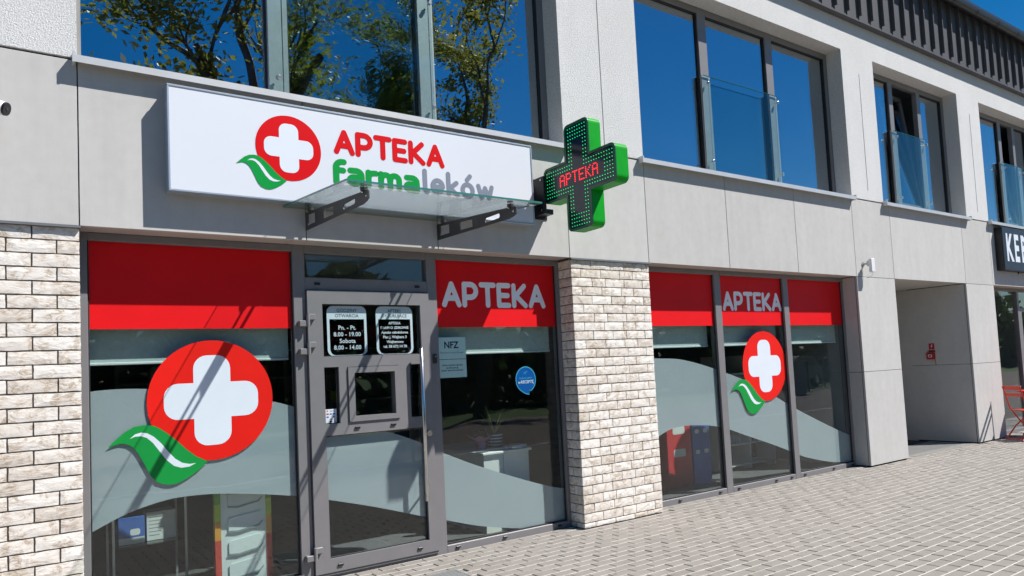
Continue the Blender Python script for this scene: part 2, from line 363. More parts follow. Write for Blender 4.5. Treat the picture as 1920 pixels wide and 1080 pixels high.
def glyph(ch, hw):
    if (ch, hw) in GC: return GC[ch, hw]
    w, strokes = GLYPH[ch]; n = 56; x0, y0, h = -.1, -.12, 1.25/n
    segs = [(s[i], s[i+1]) for s in strokes for i in range(len(s)-1)]; nx = int((w+.25)/h)+2; ny = n+2
    def d(px, py):
        best = 9
        for (ax, ay), (bx, by) in segs:
            vx, vy = bx-ax, by-ay; q = vx*vx+vy*vy; t = 0 if q == 0 else max(0, min(1, ((px-ax)*vx+(py-ay)*vy)/q))
            e = (px-ax-t*vx)**2+(py-ay-t*vy)**2
            if e < best: best = e
        return math.sqrt(best)-hw
    F = [[d(x0+i*h, y0+j*h) for i in range(nx)] for j in range(ny)]; nxt = {}
    def ip(a, b):
        (i, j), (k, l) = a, b; fa, fb = F[j][i], F[l][k]; t = fa/(fa-fb); return (x0+(i+(k-i)*t)*h, y0+(j+(l-j)*t)*h)
    pos = {}
    for j in range(ny-1):
        for i in range(nx-1):
            c = [(i, j), (i+1, j), (i+1, j+1), (i, j+1)]; ins = [F[b][a] < 0 for a, b in c]; starts = []; ends = []
            for k in range(4):
                a, b = k, (k+1) % 4
                if ins[a] != ins[b]:
                    key = tuple(sorted((c[a], c[b]))); pos[key] = ip(*key); (ends if ins[a] else starts).append((k, key))
            if len(starts) == 1: nxt[ends[0][1]] = starts[0][1]
            elif len(starts) == 2:
                for k, e in ends: nxt[e] = next(s for q, s in starts if q == (k+1) % 4)
    loops = []
    while nxt:
        st = k = next(iter(nxt)); lp = []
        while k in nxt: lp.append(pos[k]); k = nxt.pop(k)
        # thin the outline
        res = []; m = len(lp)
        for i in range(m):
            if not res: res.append(lp[i]); continue
            a, b, q = res[-1], lp[i], lp[(i+1) % m]
            ar = abs((b[0]-a[0])*(q[1]-a[1])-(b[1]-a[1])*(q[0]-a[0])); ln = math.hypot(q[0]-a[0], q[1]-a[1])+1e-9
            if ar/ln > .0022 or ln > .3: res.append(b)
        if len(res) > 2: loops.append(res)
    loops.sort(key=lambda lp: -abs(sum(lp[i][0]*lp[(i+1) % len(lp)][1]-lp[(i+1) % len(lp)][0]*lp[i][1] for i in range(len(lp)))))
    def area(lp): return abs(sum(lp[i][0]*lp[(i+1) % len(lp)][1]-lp[(i+1) % len(lp)][0]*lp[i][1] for i in range(len(lp))))
    if ch == 'ó' and len(loops) == 3:                   # ring with its hole, accent apart
        L3 = sorted(loops, key=lambda lp: -max(y for _, y in lp)); acc = L3[0]; rest = sorted(L3[1:], key=lambda lp: -area(lp)); GC[ch, hw] = [rest, [acc]]
    else: GC[ch, hw] = [loops]
    return GC[ch, hw]
def word(text, x0, x1, z0, h, Y, th, mats, parent, hw=.125, name='letter'):
    tot = sum(GLYPH[c][0] for c in text); k = (x1-x0)/tot; x = x0
    for c in text:
        mb = MB()
        for loops in glyph(c, hw): mb.plate([[(px*k, py*h) for px, py in lp] for lp in loops], (x, Y, z0), EX, EZ, th, back=False)
        obj(name, mb, mats, parent); x += GLYPH[c][0]*k
LEAF = [(-1.559,-.646),(-1.461,-.546),(-1.327,-.429),(-1.193,-.356),(-1.039,-.334),(-.902,-.359),(-.8,-.42),(-.695,-.505),(-.573,-.62),(-.415,-.788),(-.273,-.912),(-.1,-1.01),(-.241,-1.137),(-.388,-1.234),(-.534,-1.305),(-.63,-1.325),(-.729,-1.32),(-.866,-1.263),(-.951,-1.166),(-1.01,-1.046),(-1.066,-.922),(-1.132,-.783),(-1.198,-.683),(-1.28,-.62),(-1.378,-.595),(-1.478,-.62)]
VEIN = [(-1.251,-.537),(-1.178,-.473),(-1.093,-.451),(-1,-.471),(-.905,-.534),(-.802,-.646),(-.7,-.79),(-.598,-.915),(-.493,-.993),(-.383,-1.024),(-.283,-1.02),(-.385,-1.066),(-.512,-1.071),(-.617,-1.029),(-.722,-.929),(-.824,-.778),(-.924,-.627),(-1.01,-.541),(-1.093,-.507),(-1.178,-.507)]
def rrect(x0, x1, y0, y1, r, n=6, corners=(1, 1, 1, 1)):
    P = []
    for (cx, cy_, a), on in zip(((x1-r, y1-r, 0), (x0+r, y1-r, 90), (x0+r, y0+r, 180), (x1-r, y0+r, 270)), corners):
        if on: P += arc(cx, cy_, r, r, a, a+90, n)
        else: P.append((x1 if a in (0, 270) else x0, y1 if a in (0, 90) else y0))
    return P
def cross_outline(w, l, r, n=6):
    """plus sign, half arm width w, half length l, rounded outer corners, sharp inner ones"""
    P = []
    for q in range(4):
        c, s = math.cos(q*math.pi/2), math.sin(q*math.pi/2)
        loc = arc(l-r, -w+r, r, r, -90, 0, n) + arc(l-r, w-r, r, r, 0, 90, n) + [(w, w)]
        P += [(x*c-y*s, x*s+y*c) for x, y in loc]
    return P
def logo(parent, cx, cz, r, Y, th, red, white, green):
    sc_ = lambda pts: [(x*r, y*r) for x, y in pts]
    obj('red_disc', MB().plate([sc_(arc(0, 0, 1, 1, 0, 360*59/60, 59))], (cx, Y, cz), EX, EZ, th, back=False), red, parent)
    obj('white_cross', MB().plate([sc_(cross_outline(.295, .75, .22))], (cx, Y-th, cz), EX, EZ, th, back=False), white, parent)
    lf = obj('leaf', MB().plate([sc_(LEAF)], (cx, Y-th, cz), EX, EZ, th*1.6, back=False), green, parent)
    obj('leaf_vein', MB().plate([sc_(VEIN)], (cx, Y-th*2.6, cz), EX, EZ, th, back=False), white, lf)

# ================================================================== SETTING: ground
ZB, ZT = 2.45, 3.485                     # underside and top of the cladding band
FY, GY = .20, .235                       # face of the shop front frames, outer face of their glass
struct('lawn', MB().box(-200, 400, -400, 200, -.5, -.06), 'lawn_green')
struct('parking', MB().box(-60, 120, -13.2, -5.72, -.3, -.045), 'parking_paving')
struct('road', MB().box(-120, 200, -36, -27, -.3, -.05), 'asphalt_and_shade')
kb = MB()
x = -20
while x < 60:
    kb.bbox(x+.003, x+.997, -5.72, -5.60, -.2, .012, .01); x += 1
struct('kerb', kb, 'kerb_concrete')
PX, PY = .1866, .0954
pavement = struct('pavement', MB().quad((-14, -5.6, -.009), (40, -5.6, -.009), (40, .3, -.009), (-14, .3, -.009)).box(-14, 40, -5.6, .3, -.3, -.012), 'joint_dark')
sand = MB()
for k in range(-37, 26):
    y = -2.125+k*PY
    if -5.56 < y < .19: sand.box(-3, 24, y-.0042, y+.0042, -.008, -.0022)
obj('joint_sand', sand, 'joint_sand', pavement, kind='stuff')
def proj(P):
    d = Vector(P)-CAM_POS; z = d.dot(fw)
    return (CAM_CX+CAM_F*d.dot(cr)/z, CAM_CY-CAM_F*d.dot(cu)/z, z) if z > .1 else (9e9, 9e9, z)
GRATE = (1.78, 2.73, -.72, -.285)
cells = []; k = -36
for k in range(-37, 25):
    yc = -2.125+(k+.5)*PY
    if yc > .195 or yc < -5.56: continue
    off = (k % 2)*.5*PX
    n0 = int((-2.5)/PX); n1 = int(24/PX)
    for i in range(n0, n1):
        xc = 4.552+off+(i-24)*PX
        if yc > -PY*.6 and any(a-.12 < xc < b+.12 for a, b in ((-9, .38), (4.26, 5.27), (9.06, 10.03), (12.16, 13.15))) and yc > -.02: continue
        if GRATE[0] < xc < GRATE[1] and GRATE[2] < yc < GRATE[3]: continue
        u, v, z = proj((xc, yc, 0)); vis = 0
        if z > 0 and -40 < u < 1960 and v < 1110: vis = 1/z**2.5
        cells.append((vis, xc, yc))
cells.sort(key=lambda c: -c[0])
def paver_mb(mb, xc, yc, zc, rx=0, ry=0):
    a, b = PX/2-.0022, PY/2-.0034; c = .0045
    P = []
    for (px, py, pz) in [(-a,-b,-.03),(a,-b,-.03),(a,b,-.03),(-a,b,-.03),(-a,-b,-c),(a,-b,-c),(a,b,-c),(-a,b,-c),(-a+c,-b+c,0),(a-c,-b+c,0),(a-c,b-c,0),(-a+c,b-c,0)]:
        P.append((xc+px, yc+py, zc+pz+px*rx+py*ry))
    n = len(mb.v); mb.v += P
    for f in ((8,9,10,11),(4,5,9,8),(5,6,10,9),(6,7,11,10),(7,4,8,11),(0,1,5,4),(1,2,6,5),(2,3,7,6),(3,0,4,7)): mb.f.append(tuple(n+i for i in f)); mb.m.append(0)
variants = []
for q in range(6):
    mb = MB(); paver_mb(mb, 0, 0, 0, random.uniform(-.012, .012), random.uniform(-.015, .015)); variants.append(mb.mesh('paver', 'concrete_paver'))
for vis, xc, yc in cells[:300]:
    link('paver', random.choice(variants), pavement, (xc, yc, random.uniform(-.0015, .0015)), (0, 0, random.uniform(-.006, .006)))
mb = MB(); tone = []
for vis, xc, yc in cells[300:]:
    n = len(mb.f); paver_mb(mb, xc, yc, random.uniform(-.0015, .0015), random.uniform(-.012, .012), random.uniform(-.015, .015)); tone += [random.random()]*(len(mb.f)-n)
ps = obj('paver_field', mb, 'concrete_paver', pavement, kind='stuff')
at_ = ps.data.attributes.new('tone', 'FLOAT', 'FACE'); at_.data.foreach_set('value', tone)

# ================================================================== THE BUILDING
bld = thing('shop_building', 'two storey building of grey panels, pale plaster and cream brick above the shops', 'building', (6.5, 3, 0))
J = [-2.4, -1.02, .3828, 1.7905, 2.8715, 4.2444, 5.2655, 6.5159, 7.7926, 9.0662, 10.0187, 12.1685, 13.1425, 14.5, 15.9, 17.3, 18.7, 20]
G = .0035
for a, b in zip(J, J[1:]):
    obj('cladding_panel', MB().bbox(a+G, b-G, 0, .027, ZB, ZT-.012, .0015), 'fibre_cement', bld)
obj('backing_wall', MB().box(-2.4, 20, .030, .19, ZB+.03, ZT+.01), 'joint_black', bld)
# soffits over the recessed shop fronts
for a, b in ((.3828, 1.70), (1.704, 2.78), (2.784, 4.262), (5.2655, 6.50), (6.504, 7.78), (7.784, 9.0662), (13.1425, 14.5), (14.504, 17)):
    obj('soffit_panel', MB().box(a+.001, b-.001, .029, .30, ZB+.004, ZB+.024), 'soffit_panel', bld)
# brick
COURSE, JZ = .0825, .045
BC = {}
def brick_mesh(Lb, H, q):
    key = (round(Lb, 3), round(H, 3), q)
    if key in BC: return BC[key]
    rg = random.Random(hash(key)); nx, nz = 6, 4; mb = MB(); jit = lambda s: rg.uniform(-s, s)
    for j in range(nz):
        for i in range(nx):
            ex = .0014 if i in (0, nx-1) else .006; ez = .0016 if j in (0, nz-1) else .003
            edge = i in (0, nx-1) or j in (0, nz-1)
            y = (.0016+abs(jit(.0014))) if edge else jit(.0018)
            mb.v.append((-Lb/2+Lb*i/(nx-1)+jit(ex), y, -H/2+H*j/(nz-1)+jit(ez)))
    for j in range(nz-1):
        for i in range(nx-1): a = j*nx+i; mb.f.append((a, a+1, a+nx+1, a+nx)); mb.m.append(0)
    ring = [i for i in range(nx)]+[nx-1+j*nx for j in range(1, nz)]+[(nz-1)*nx+i for i in range(nx-2, -1, -1)]+[j*nx for j in range(nz-2, 0, -1)]
    n = len(mb.v)
    for i in ring: x_, y_, z_ = mb.v[i]; mb.v.append((x_, .03, z_))
    m = len(ring)
    for t in range(m): mb.f.append((ring[t], n+t, n+(t+1) % m, ring[(t+1) % m])); mb.m.append(0)
    BC[key] = mb.mesh('brick', 'moulded_brick'); return BC[key]
def lay(parent, cuts_for, front, along):
    k = 0
    while True:
        z0 = JZ-COURSE+k*COURSE+.0045; z1 = z0+COURSE-.009
        z0 = max(z0, .004); z1 = min(z1, 2.432)
        if z1-z0 < .012: break
        cuts = cuts_for(k)
        for a, b in zip(cuts, cuts[1:]):
            Lb = b-a-.009
            if Lb < .015: continue
            me = brick_mesh(Lb, z1-z0, random.randrange(5)); mid = (a+b)/2; jy = random.uniform(-.0015, .0015)
            if along == 'x': link('brick', me, parent, (mid, front+jy, (z0+z1)/2))
            else: link('brick', me, parent, (front+jy, mid, (z0+z1)/2), (0, 0, -math.pi/2))
        k += 1
wl = obj('brick_wall', MB().box(-1.735, .376, .022, .30, -.02, 2.44), 'mortar', bld)
lay(wl, lambda k: [-1.735+.25*i for i in range(9)]+[.387] if k % 2 == 0 else [-1.735]+[-1.61+.25*i for i in range(8)]+[.387], .010, 'x')
pr_ = obj('brick_pier', MB().box(4.274, 5.254, .022, .30, -.02, 2.44), 'mortar', bld)
def pier_cuts(k):
    d = random.Random(k).uniform(-.012, .012)
    if k % 4 == 0: return [4.258, 4.383+d, 4.63+d, 4.875+d, 5.047+d, 5.268]
    if k % 4 == 1: return [4.258, 4.50+d, 4.745+d, 4.92+d, 5.17+d, 5.268]
    if k % 4 == 2: return [4.258, 4.375+d, 4.62+d, 4.87+d, 5.03+d, 5.268]
    return [4.258, 4.505+d, 4.67+d, 4.915+d, 5.16+d, 5.268]
lay(pr_, pier_cuts, .010, 'x')
lay(pr_, lambda k: [.040, .205] if k % 2 else [.040, .135, .205], 4.262, 'y')
obj('end_wall', MB().box(-2.4, -1.74, .012, .30, -.02, 2.432), 'render_plaster', bld)
for a, b in ((-2.4, .390), (4.250, 5.276)):
    obj('flashing', MB().box(a, b, -.014, .029, 2.434, 2.4475), 'flashing_metal', bld)
# concrete panel pillars and the passage between them
for a, b in ((9.0662, 10.0187), (12.1685, 13.1425)):
    obj('pillar_core', MB().box(a+.008, b-.008, .030, .9, -.02, ZB+.02), 'joint_black', bld)
    for z0, z1 in ((.012, 1.2065), (1.2125, ZB-.006)):
        obj('cladding_panel', MB().bbox(a, b, 0, .027, z0, z1, .0015), 'fibre_cement', bld)
for z0, z1 in ((.012, 1.2065), (1.2125, ZB-.006)):
    obj('cladding_panel', MB().box(9.0662, 9.0740, .035, .30, z0, z1), 'fibre_cement', bld)
    obj('cladding_panel', MB().box(12.1685, 12.1760, .035, 2.6, z0, z1), 'fibre_cement', bld)
    obj('cladding_panel', MB().box(10.0110, 10.0187, .035, 2.6, z0, z1), 'fibre_cement', bld)
obj('soffit_panel', MB().box(10.0187, 12.1685, .029, 2.6, ZB+.004, ZB+.024), 'soffit_panel', bld)
obj('passage_wall', MB().box(9.95, 12.2, 2.6, 2.8, -.02, 2.6).box(12.1765, 12.6, .91, 2.6, -.02, 2.5).box(9.6, 10.0105, .91, 2.6, -.02, 2.5), 'fibre_cement', bld)
struct('passage_floor', MB().box(10.02, 12.17, .30, 2.6, -.3, -.004), 'asphalt_and_shade')  # dark floor colour stands in for the black shadow inside the passage
# upper wall with window openings
def wall_grid(mb, xs, zs, solid, y0, y1):
    nx, nz = len(xs)-1, len(zs)-1
    S = lambda i, j: 0 <= i < nx and 0 <= j < nz and solid(i, j)
    for i in range(nx):
        for j in range(nz):
            if not S(i, j): continue
            a, b, c, d = xs[i], xs[i+1], zs[j], zs[j+1]
            mb.quad((a,y0,c),(b,y0,c),(b,y0,d),(a,y0,d)).quad((a,y1,c),(a,y1,d),(b,y1,d),(b,y1,c))
            if not S(i-1, j): mb.quad((a,y0,c),(a,y0,d),(a,y1,d),(a,y1,c))
            if not S(i+1, j): mb.quad((b,y0,c),(b,y1,c),(b,y1,d),(b,y0,d))
            if not S(i, j-1): mb.quad((a,y0,c),(a,y1,c),(b,y1,c),(b,y0,c))
            if not S(i, j+1): mb.quad((a,y0,d),(b,y0,d),(b,y1,d),(a,y1,d))
    return mb
UW = [(.3828, 4.2444), (5.27, 9.097), (9.885, 12.388), (13.17, 15.67)]; UZ0, UZ1 = 3.50, 5.478
xs = [-2.4]+[v for ab in UW for v in ab]+[20]; zs = [3.492, UZ0, UZ1, 5.99]
obj('upper_wall', wall_grid(MB(), xs, zs, lambda i, j: not (j == 1 and i % 2 == 1), .001, .32), 'render_plaster', bld)
for x_, z0, z1, w in ((4.757, 3.5, 5.9, .007), (9.51, 3.62, 5.22, .005), (12.80, 3.62, 5.22, .005)):
    obj('plaster_joint', MB().box(x_-w/2, x_+w/2, -.0025, .004, z0, z1), 'trim_grey', bld)
obj('corner_trim', MB().box(.3832, .405, .006, .21, 3.502, 5.47), 'trim_grey', bld)  # shade on this strip is put into its colour as a darker grey

def film_fn(pts):
    def f(x):
        if x <= pts[0][0]: return pts[0][1]
        for i in range(len(pts)-1):
            (a, p), (b, q) = pts[i], pts[i+1]
            if x <= b:
                pm = pts[i-1] if i else (2*a-b, 2*p-q); pn = pts[i+2] if i+2 < len(pts) else (2*b-a, 2*q-p)
                t = (x-a)/(b-a); m0 = (q-pm[1])/(b-pm[0])*(b-a); m1 = (pn[1]-p)/(pn[0]-a)*(b-a)
                return (2*t**3-3*t*t+1)*p+(t**3-2*t*t+t)*m0+(-2*t**3+3*t*t)*q+(t**3-t*t)*m1
        return pts[-1][1]
    return f
def pane(parent, x0, x1, z0, z1, y, m, th=.008, name='pane'): return obj(name, MB().box(x0, x1, y, y+th, z0, z1), m, parent)
def bolt(parent, x_, y, z, r=.017, ln=.035):
    return obj('clamp_bolt', MB().tube([(x_, y, z), (x_, y-ln*.35, z), (x_, y-ln*.36, z), (x_, y-ln, z), (x_, y-ln-.002, z)], [r*.55, r*.55, r, r, r*.8], 14), 'steel', parent)
def upper_window(x0, x1, mulls, rail, sill, tilt=False, left_frame=.07):
    y = .205; z0, z1 = UZ0+.002, UZ1; mb = MB(); t = .07
    mb.bbox(x0+.001, x0+left_frame, y, y+.07, z0, z1-.001, .003); mb.bbox(x1-t, x1-.001, y, y+.07, z0, z1-.001, .003)
    edges = [x0+left_frame]+[v for ab in mulls for v in ab]+[x1-t]
    for a, b in mulls: mb.bbox(a, b, y, y+.07, z0, z1-.001, .003)
    bays = list(zip(edges[::2], edges[1::2]))
    for i, (a, b) in enumerate(bays):
        mb.bbox(a, b, y+.001, y+.069, z1-t-.001, z1-.002, .003); mb.bbox(a, b, y+.001, y+.069, z0, z0+.075, .003)
    w = obj('upper_window', mb, 'frame_metal', bld)
    for i, (a, b) in enumerate(bays):
        g = MB()
        for (p, q, r_, s) in ((a, a+.012, z0+.075, z1-t), (b-.012, b, z0+.075, z1-t), (a+.012, b-.012, z0+.075, z0+.087), (a+.012, b-.012, z1-t-.012, z1-t)): g.box(p, q, y+.012, y+.055, r_, s)
        if tilt and i == 1:
            piv = Matrix.Translation((0, y+.03, z0+.08)) @ Matrix.Rotation(-R(7), 4, 'X') @ Matrix.Translation((0, -y-.03, -z0-.08))
            sb = MB()
            for (p, q, r_, s) in ((a+.004, a+.05, z0+.08, z1-t-.004), (b-.05, b-.004, z0+.08, z1-t-.004), (a+.05, b-.05, z0+.08, z0+.13), (a+.05, b-.05, z1-t-.054, z1-t-.004)): sb.box(p, q, y+.01, y+.06, r_, s, mat4=piv)
            obj('sash', sb, 'frame_metal', w); obj('pane', MB().box(a+.05, b-.05, y+.03, y+.038, z0+.13, z1-t-.054, mat4=piv), 'coated_glass', w)
        else:
            obj('gasket', g, 'dark_gasket', w); pane(w, a+.012, b-.012, z0+.087, z1-t-.012, y+.032, 'coated_glass')
    s = MB(); s.box(sill[0], sill[1], -.062, .204, 3.470, 3.488); s.box(sill[0], sill[1], -.066, -.0621, 3.442, 3.487)
    for e in (sill[0], sill[1]): s.box(e-.008, e+.006, -.068, .10, 3.44, 3.506)
    obj('sill', s, 'sill_metal', w)
    if rail:
        a, b = rail
        for q in ((a, a+.15), (b-.15, b)):
            obj('rail_profile', MB().bbox(q[0], q[0]+.105, .176, .2045, 3.51, 4.675, .003).bbox(q[0]+.110, q[1], .180, .2045, 3.51, 4.675, .003), 'clamp_profile', w)
        gl = obj('glass_rail', MB().box(a, b, .155, .167, 3.535, 4.66), ['rail_glass', 'glass_edge'], w)
        obj('glass_rim', MB().box(a, b, .1545, .1675, 4.66, 4.663), 'glass_edge', w)
        for xx in (a+.055, b-.05):
            for zz in (3.672, 4.57): bolt(w, xx, .155, zz)
    return w
upper_window(.405, 4.2444, [(1.622, 1.765), (2.866, 3.012)], (1.61, 3.015), (.362, 4.262), left_frame=.004)
upper_window(5.27, 9.097, [(6.49, 6.635), (7.735, 7.875)], (6.47, 7.865), (5.206, 9.085))
upper_window(9.885, 12.388, [(10.675, 10.79), (11.515, 11.625)], (10.63, 11.62), (9.865, 12.40), tilt=True)
upper_window(13.17, 15.67, [(14.40, 14.52), (15.0, 15.1)], (14.33, 15.2), (13.13, 15.68), tilt=True)
# metal fascia, gutter, roof
rim = obj('metal_fascia', MB().box(3, 20, -.085, .0, 5.905, 5.935).box(3, 20, -.052, 0, 5.935, 6.9), 'fascia_metal', bld)
sx = 8.607-.295*18
while sx < 19.6:
    obj('metal_sheet', MB().box(sx+.012, sx+.283, -.070, -.053, 5.936, 6.85).box(sx-.009, sx+.0118, -.118, -.053, 5.985, 6.85), 'fascia_metal', rim); sx += .295
obj('roof', MB().box(-2.4, 20, -.19, 9, 6.852, 6.93).box(-2.4, 20, .01, 8.9, 6.0, 6.851), 'gutter_metal', bld)
gt = MB(); n = 10
prof = [(-.205+.065*math.cos(R(180+180*i/n)), 6.835+.075*math.sin(R(180+180*i/n))) for i in range(n+1)]
gt.plate([[(p, q) for p, q in prof]+[(-.14, 6.87), (-.27, 6.87)]], (20, 0, 0), EY, EZ, .001)
for (p, q), (r_, s) in zip(prof, prof[1:]): gt.quad((-2.4, p, q), (20, p, q), (20, r_, s), (-2.4, r_, s))
gt.box(-2.4, 20, -.272, -.262, 6.835, 6.885)
gto = obj('gutter', gt, 'gutter_metal', bld)
xg = 4.2
while xg < 20:
    g = MB()
    pr2 = [(-.205+.071*math.cos(R(180+180*i/n)), 6.835+.081*math.sin(R(180+180*i/n))) for i in range(n+1)]
    for (p, q), (r_, s) in zip(pr2, pr2[1:]): g.quad((xg, p, q), (xg+.03, p, q), (xg+.03, r_, s), (xg, r_, s))
    obj('gutter_clip', g, 'gutter_metal', gto); xg += .78
obj('side_wall', MB().box(-2.6, -2.4, .03, 9, 0, 6.9).box(20, 20.2, .03, 9, 0, 6.9).box(-2.6, 20.2, 9, 9.2, 0, 6.9), 'render_plaster', bld)

# ------------------------------------------------------------------ shop fronts
def drain(parent, x_, z, y=None):
    y = FY if y is None else y
    return obj('drain_cap', MB().bbox(x_-.022, x_+.022, y-.012, y, z-.009, z+.009, .004), 'black_plastic', parent)
def shop_window(name, x0, x1, bays, films, top=2.402, bot=.052):
    mb = MB(); z1 = ZB+.003
    xsf = [x0]+[v for ab in bays for v in ab]+[x1]
    for a, b in zip(xsf[::2], xsf[1::2]): mb.bbox(a, b, FY, FY+.09, -.015, z1, .003)
    for a, b in bays:
        mb.bbox(a, b, FY+.001, FY+.089, top, z1-.001, .003); mb.bbox(a, b, FY+.001, FY+.089, -.014, bot, .003)
    w = obj(name, mb, 'frame_metal', bld)
    for a, b in bays:
        pane(w, a, b, bot, top, GY, 'window_glass')
        g = MB()
        for (p, q, r_, s) in ((a, a+.010, bot, top), (b-.010, b, bot, top), (a+.01, b-.01, bot, bot+.010)): g.box(p, q, GY-.012, GY-.001, r_, s)
        obj('gasket', g, 'dark_gasket', w)
        obj('red_band', MB().box(a+.012, b-.004, GY-.0022, GY-.0006, 1.836, top-.001), 'red_film', w)
        t, bb = films; n = 24; X = [a+(b-a)*i/n for i in range(n+1)]
        up_ = [(x_, min(t(x_), top)) for x_ in X]; lo = [(x_, max(min(bb(x_), t(x_)-.002), bot)) for x_ in reversed(X)]
        obj('frosted_film', MB().plate([[p for p in lo]+[p for p in up_]], (0, GY+.0125, 0), EX, EZ, .001), 'frosted_film', w)
    return w
F1 = (film_fn([(.40,1.436),(.48,1.445),(.62,1.449),(.775,1.441),(1.2,1.385),(1.59,1.307),(1.75,1.257)]), film_fn([(.40,.54),(.44,.563),(.65,.653),(.876,.706),(1.02,.712),(1.17,.705),(1.455,.666),(1.75,.611)]))
F2 = (film_fn([(2.93,.815),(2.945,.808),(3.335,.641),(4.02,.394),(4.27,.33)]), film_fn([(2.93,.262),(2.947,.255),(3.305,.146),(3.634,.075),(3.806,.05),(4.3,.02)]))
F3 = (film_fn([(5.2,1.51),(5.54,1.5),(5.95,1.472),(6.507,1.342),(7.2,1.128),(7.79,.866),(8.44,.609),(8.96,.422),(9.1,.385)]), film_fn([(5.2,.56),(5.54,.71),(5.74,.763),(6.056,.77),(6.49,.712),(6.94,.577),(7.42,.427),(7.79,.302),(8.04,.217),(8.6,.096),(8.97,.056),(9.1,.052)]))
FD = (film_fn([(1.95,1.01),(2.1,1.03),(2.28,1.032),(2.45,1.018),(2.60,.968),(2.79,.885)]), film_fn([(1.95,.562),(2.339,.45),(2.79,.302)]))
w1 = shop_window('shop_window', .384, 1.838, [(.437, 1.748)], F1)
w2 = shop_window('shop_window', 2.862, 4.285, [(2.952, 4.228)], F2)
w3 = shop_window('shop_window', 5.255, 9.075, [(5.315, 6.478), (6.585, 7.748), (7.848, 9.045)], F3)
for w, lst in ((w1, ()), (w2, (3.05, 3.52, 4.12)), (w3, (5.72, 6.36, 6.68, 7.36, 7.66, 7.93, 8.55, 8.98))):
    for x_ in lst: drain(w, x_, .026)
# interior blinds
for w, a, b in ((w1, .44, 1.75), (w2, 2.95, 4.22), (w3, 5.3, 6.47), (w3, 6.6, 7.74), (w3, 7.86, 9.03)):
    bl = obj('roller_blind', MB().box(a+.01, b-.01, .330, .333, 1.625, 2.38), 'blind_fabric', w)
    bl2 = obj('blind_rail', MB().bbox(a+.01, b-.01, .322, .341, 1.606, 1.6245, .004), 'blind_rail', w)
# door with frame and toplight
dm = MB()
dm.bbox(1.8385, 2.8615, FY+.001, FY+.089, 2.394, ZB+.003, .003).bbox(1.8385, 2.8615, FY+.001, FY+.089, 2.118, 2.213, .003)
door = obj('entrance_door', dm, 'frame_metal', bld)
pane(door, 1.8385, 2.8615, 2.213, 2.394, GY, 'window_glass')
for x_ in (1.93, 2.77): drain(door, x_, 2.165)
LY = .175                               # face of the door leaf
rect = lambda a, b, c, d: [(a, c), (b, c), (b, d), (a, d)]
obj('door_leaf', MB().plate([rect(1.842, 2.858, .018, 2.112), rect(1.955, 2.777, 1.617, 2.012), rect(1.954, 2.068, 1.115, 1.537), rect(2.135, 2.562, 1.116, 1.534), rect(2.662, 2.777, 1.115, 1.537), rect(1.955, 2.777, .132, 1.028)], (0, LY+.07, 0), EX, EZ, .07), 'frame_metal', door)
for a, b, c, d in ((1.955, 2.777, 1.617, 2.012), (1.954, 2.068, 1.115, 1.537), (2.662, 2.777, 1.115, 1.537), (1.955, 2.777, .132, 1.028)):
    pane(door, a, b, c, d, LY+.035, 'window_glass')
    g = MB()
    for (p, q, r_, s) in ((a, a+.006, c, d), (b-.006, b, c, d), (a+.006, b-.006, c, c+.006), (a+.006, b-.006, d-.006, d)): g.box(p, q, LY+.022, LY+.034, r_, s)
    obj('gasket', g, 'dark_gasket', door)
obj('hatch_frame', MB().plate([rect(2.138, 2.559, 1.119, 1.531), rect(2.188, 2.524, 1.158, 1.487)], (0, LY+.062, 0), EX, EZ, .074), 'frame_metal', door)
pane(door, 2.188, 2.524, 1.158, 1.487, LY+.03, 'window_glass')
n = 24; X = [1.955+(2.777-1.955)*i/n for i in range(n+1)]
obj('frosted_film', MB().plate([[(x_, FD[1](x_)) for x_ in reversed(X)]+[(x_, min(FD[0](x_), 1.0275)) for x_ in X]], (0, LY+.0455, 0), EX, EZ, .001), 'frosted_film', door)
for x_, z in ((2.20, 1.072), (2.50, 1.072), (2.03, .082), (2.69, .082)): drain(door, x_, z, LY)
for z in (1.888, 1.682, .190):
    obj('hinge', MB().bbox(1.832, 1.892, LY-.026, LY, z+.002, z+.046, .004).bbox(1.772, 1.844, LY-.022, FY, z-.046, z-.002, .004).tube([(1.838, LY-.02, z-.045), (1.838, LY-.02, z+.045)], .013, 12), 'frame_metal', door)
hd = MB().tube([(2.735, .105, .452), (2.735, .105, .454), (2.735, .105, 1.658), (2.735, .105, 1.66)], [.012, .0155, .0155, .012], 16)
for z in (1.56, .565): hd.tube([(2.735, .105, z), (2.79, LY, z)], .009, 12)
obj('pull_handle', hd, 'steel', door, smooth=True)
obj('lock_cylinder', MB().tube([(2.812, LY, .975), (2.812, LY-.012, .975)], .024, 18).box(2.808, 2.816, LY-.014, LY-.012, .955, .99), 'steel', door)
obj('door_sweep', MB().box(1.845, 2.855, LY-.004, LY, .03, .036), 'dark_gasket', door)
obj('threshold', MB().box(1.84, 2.86, FY-.01, FY+.09, -.02, .012), 'flashing_metal', door)
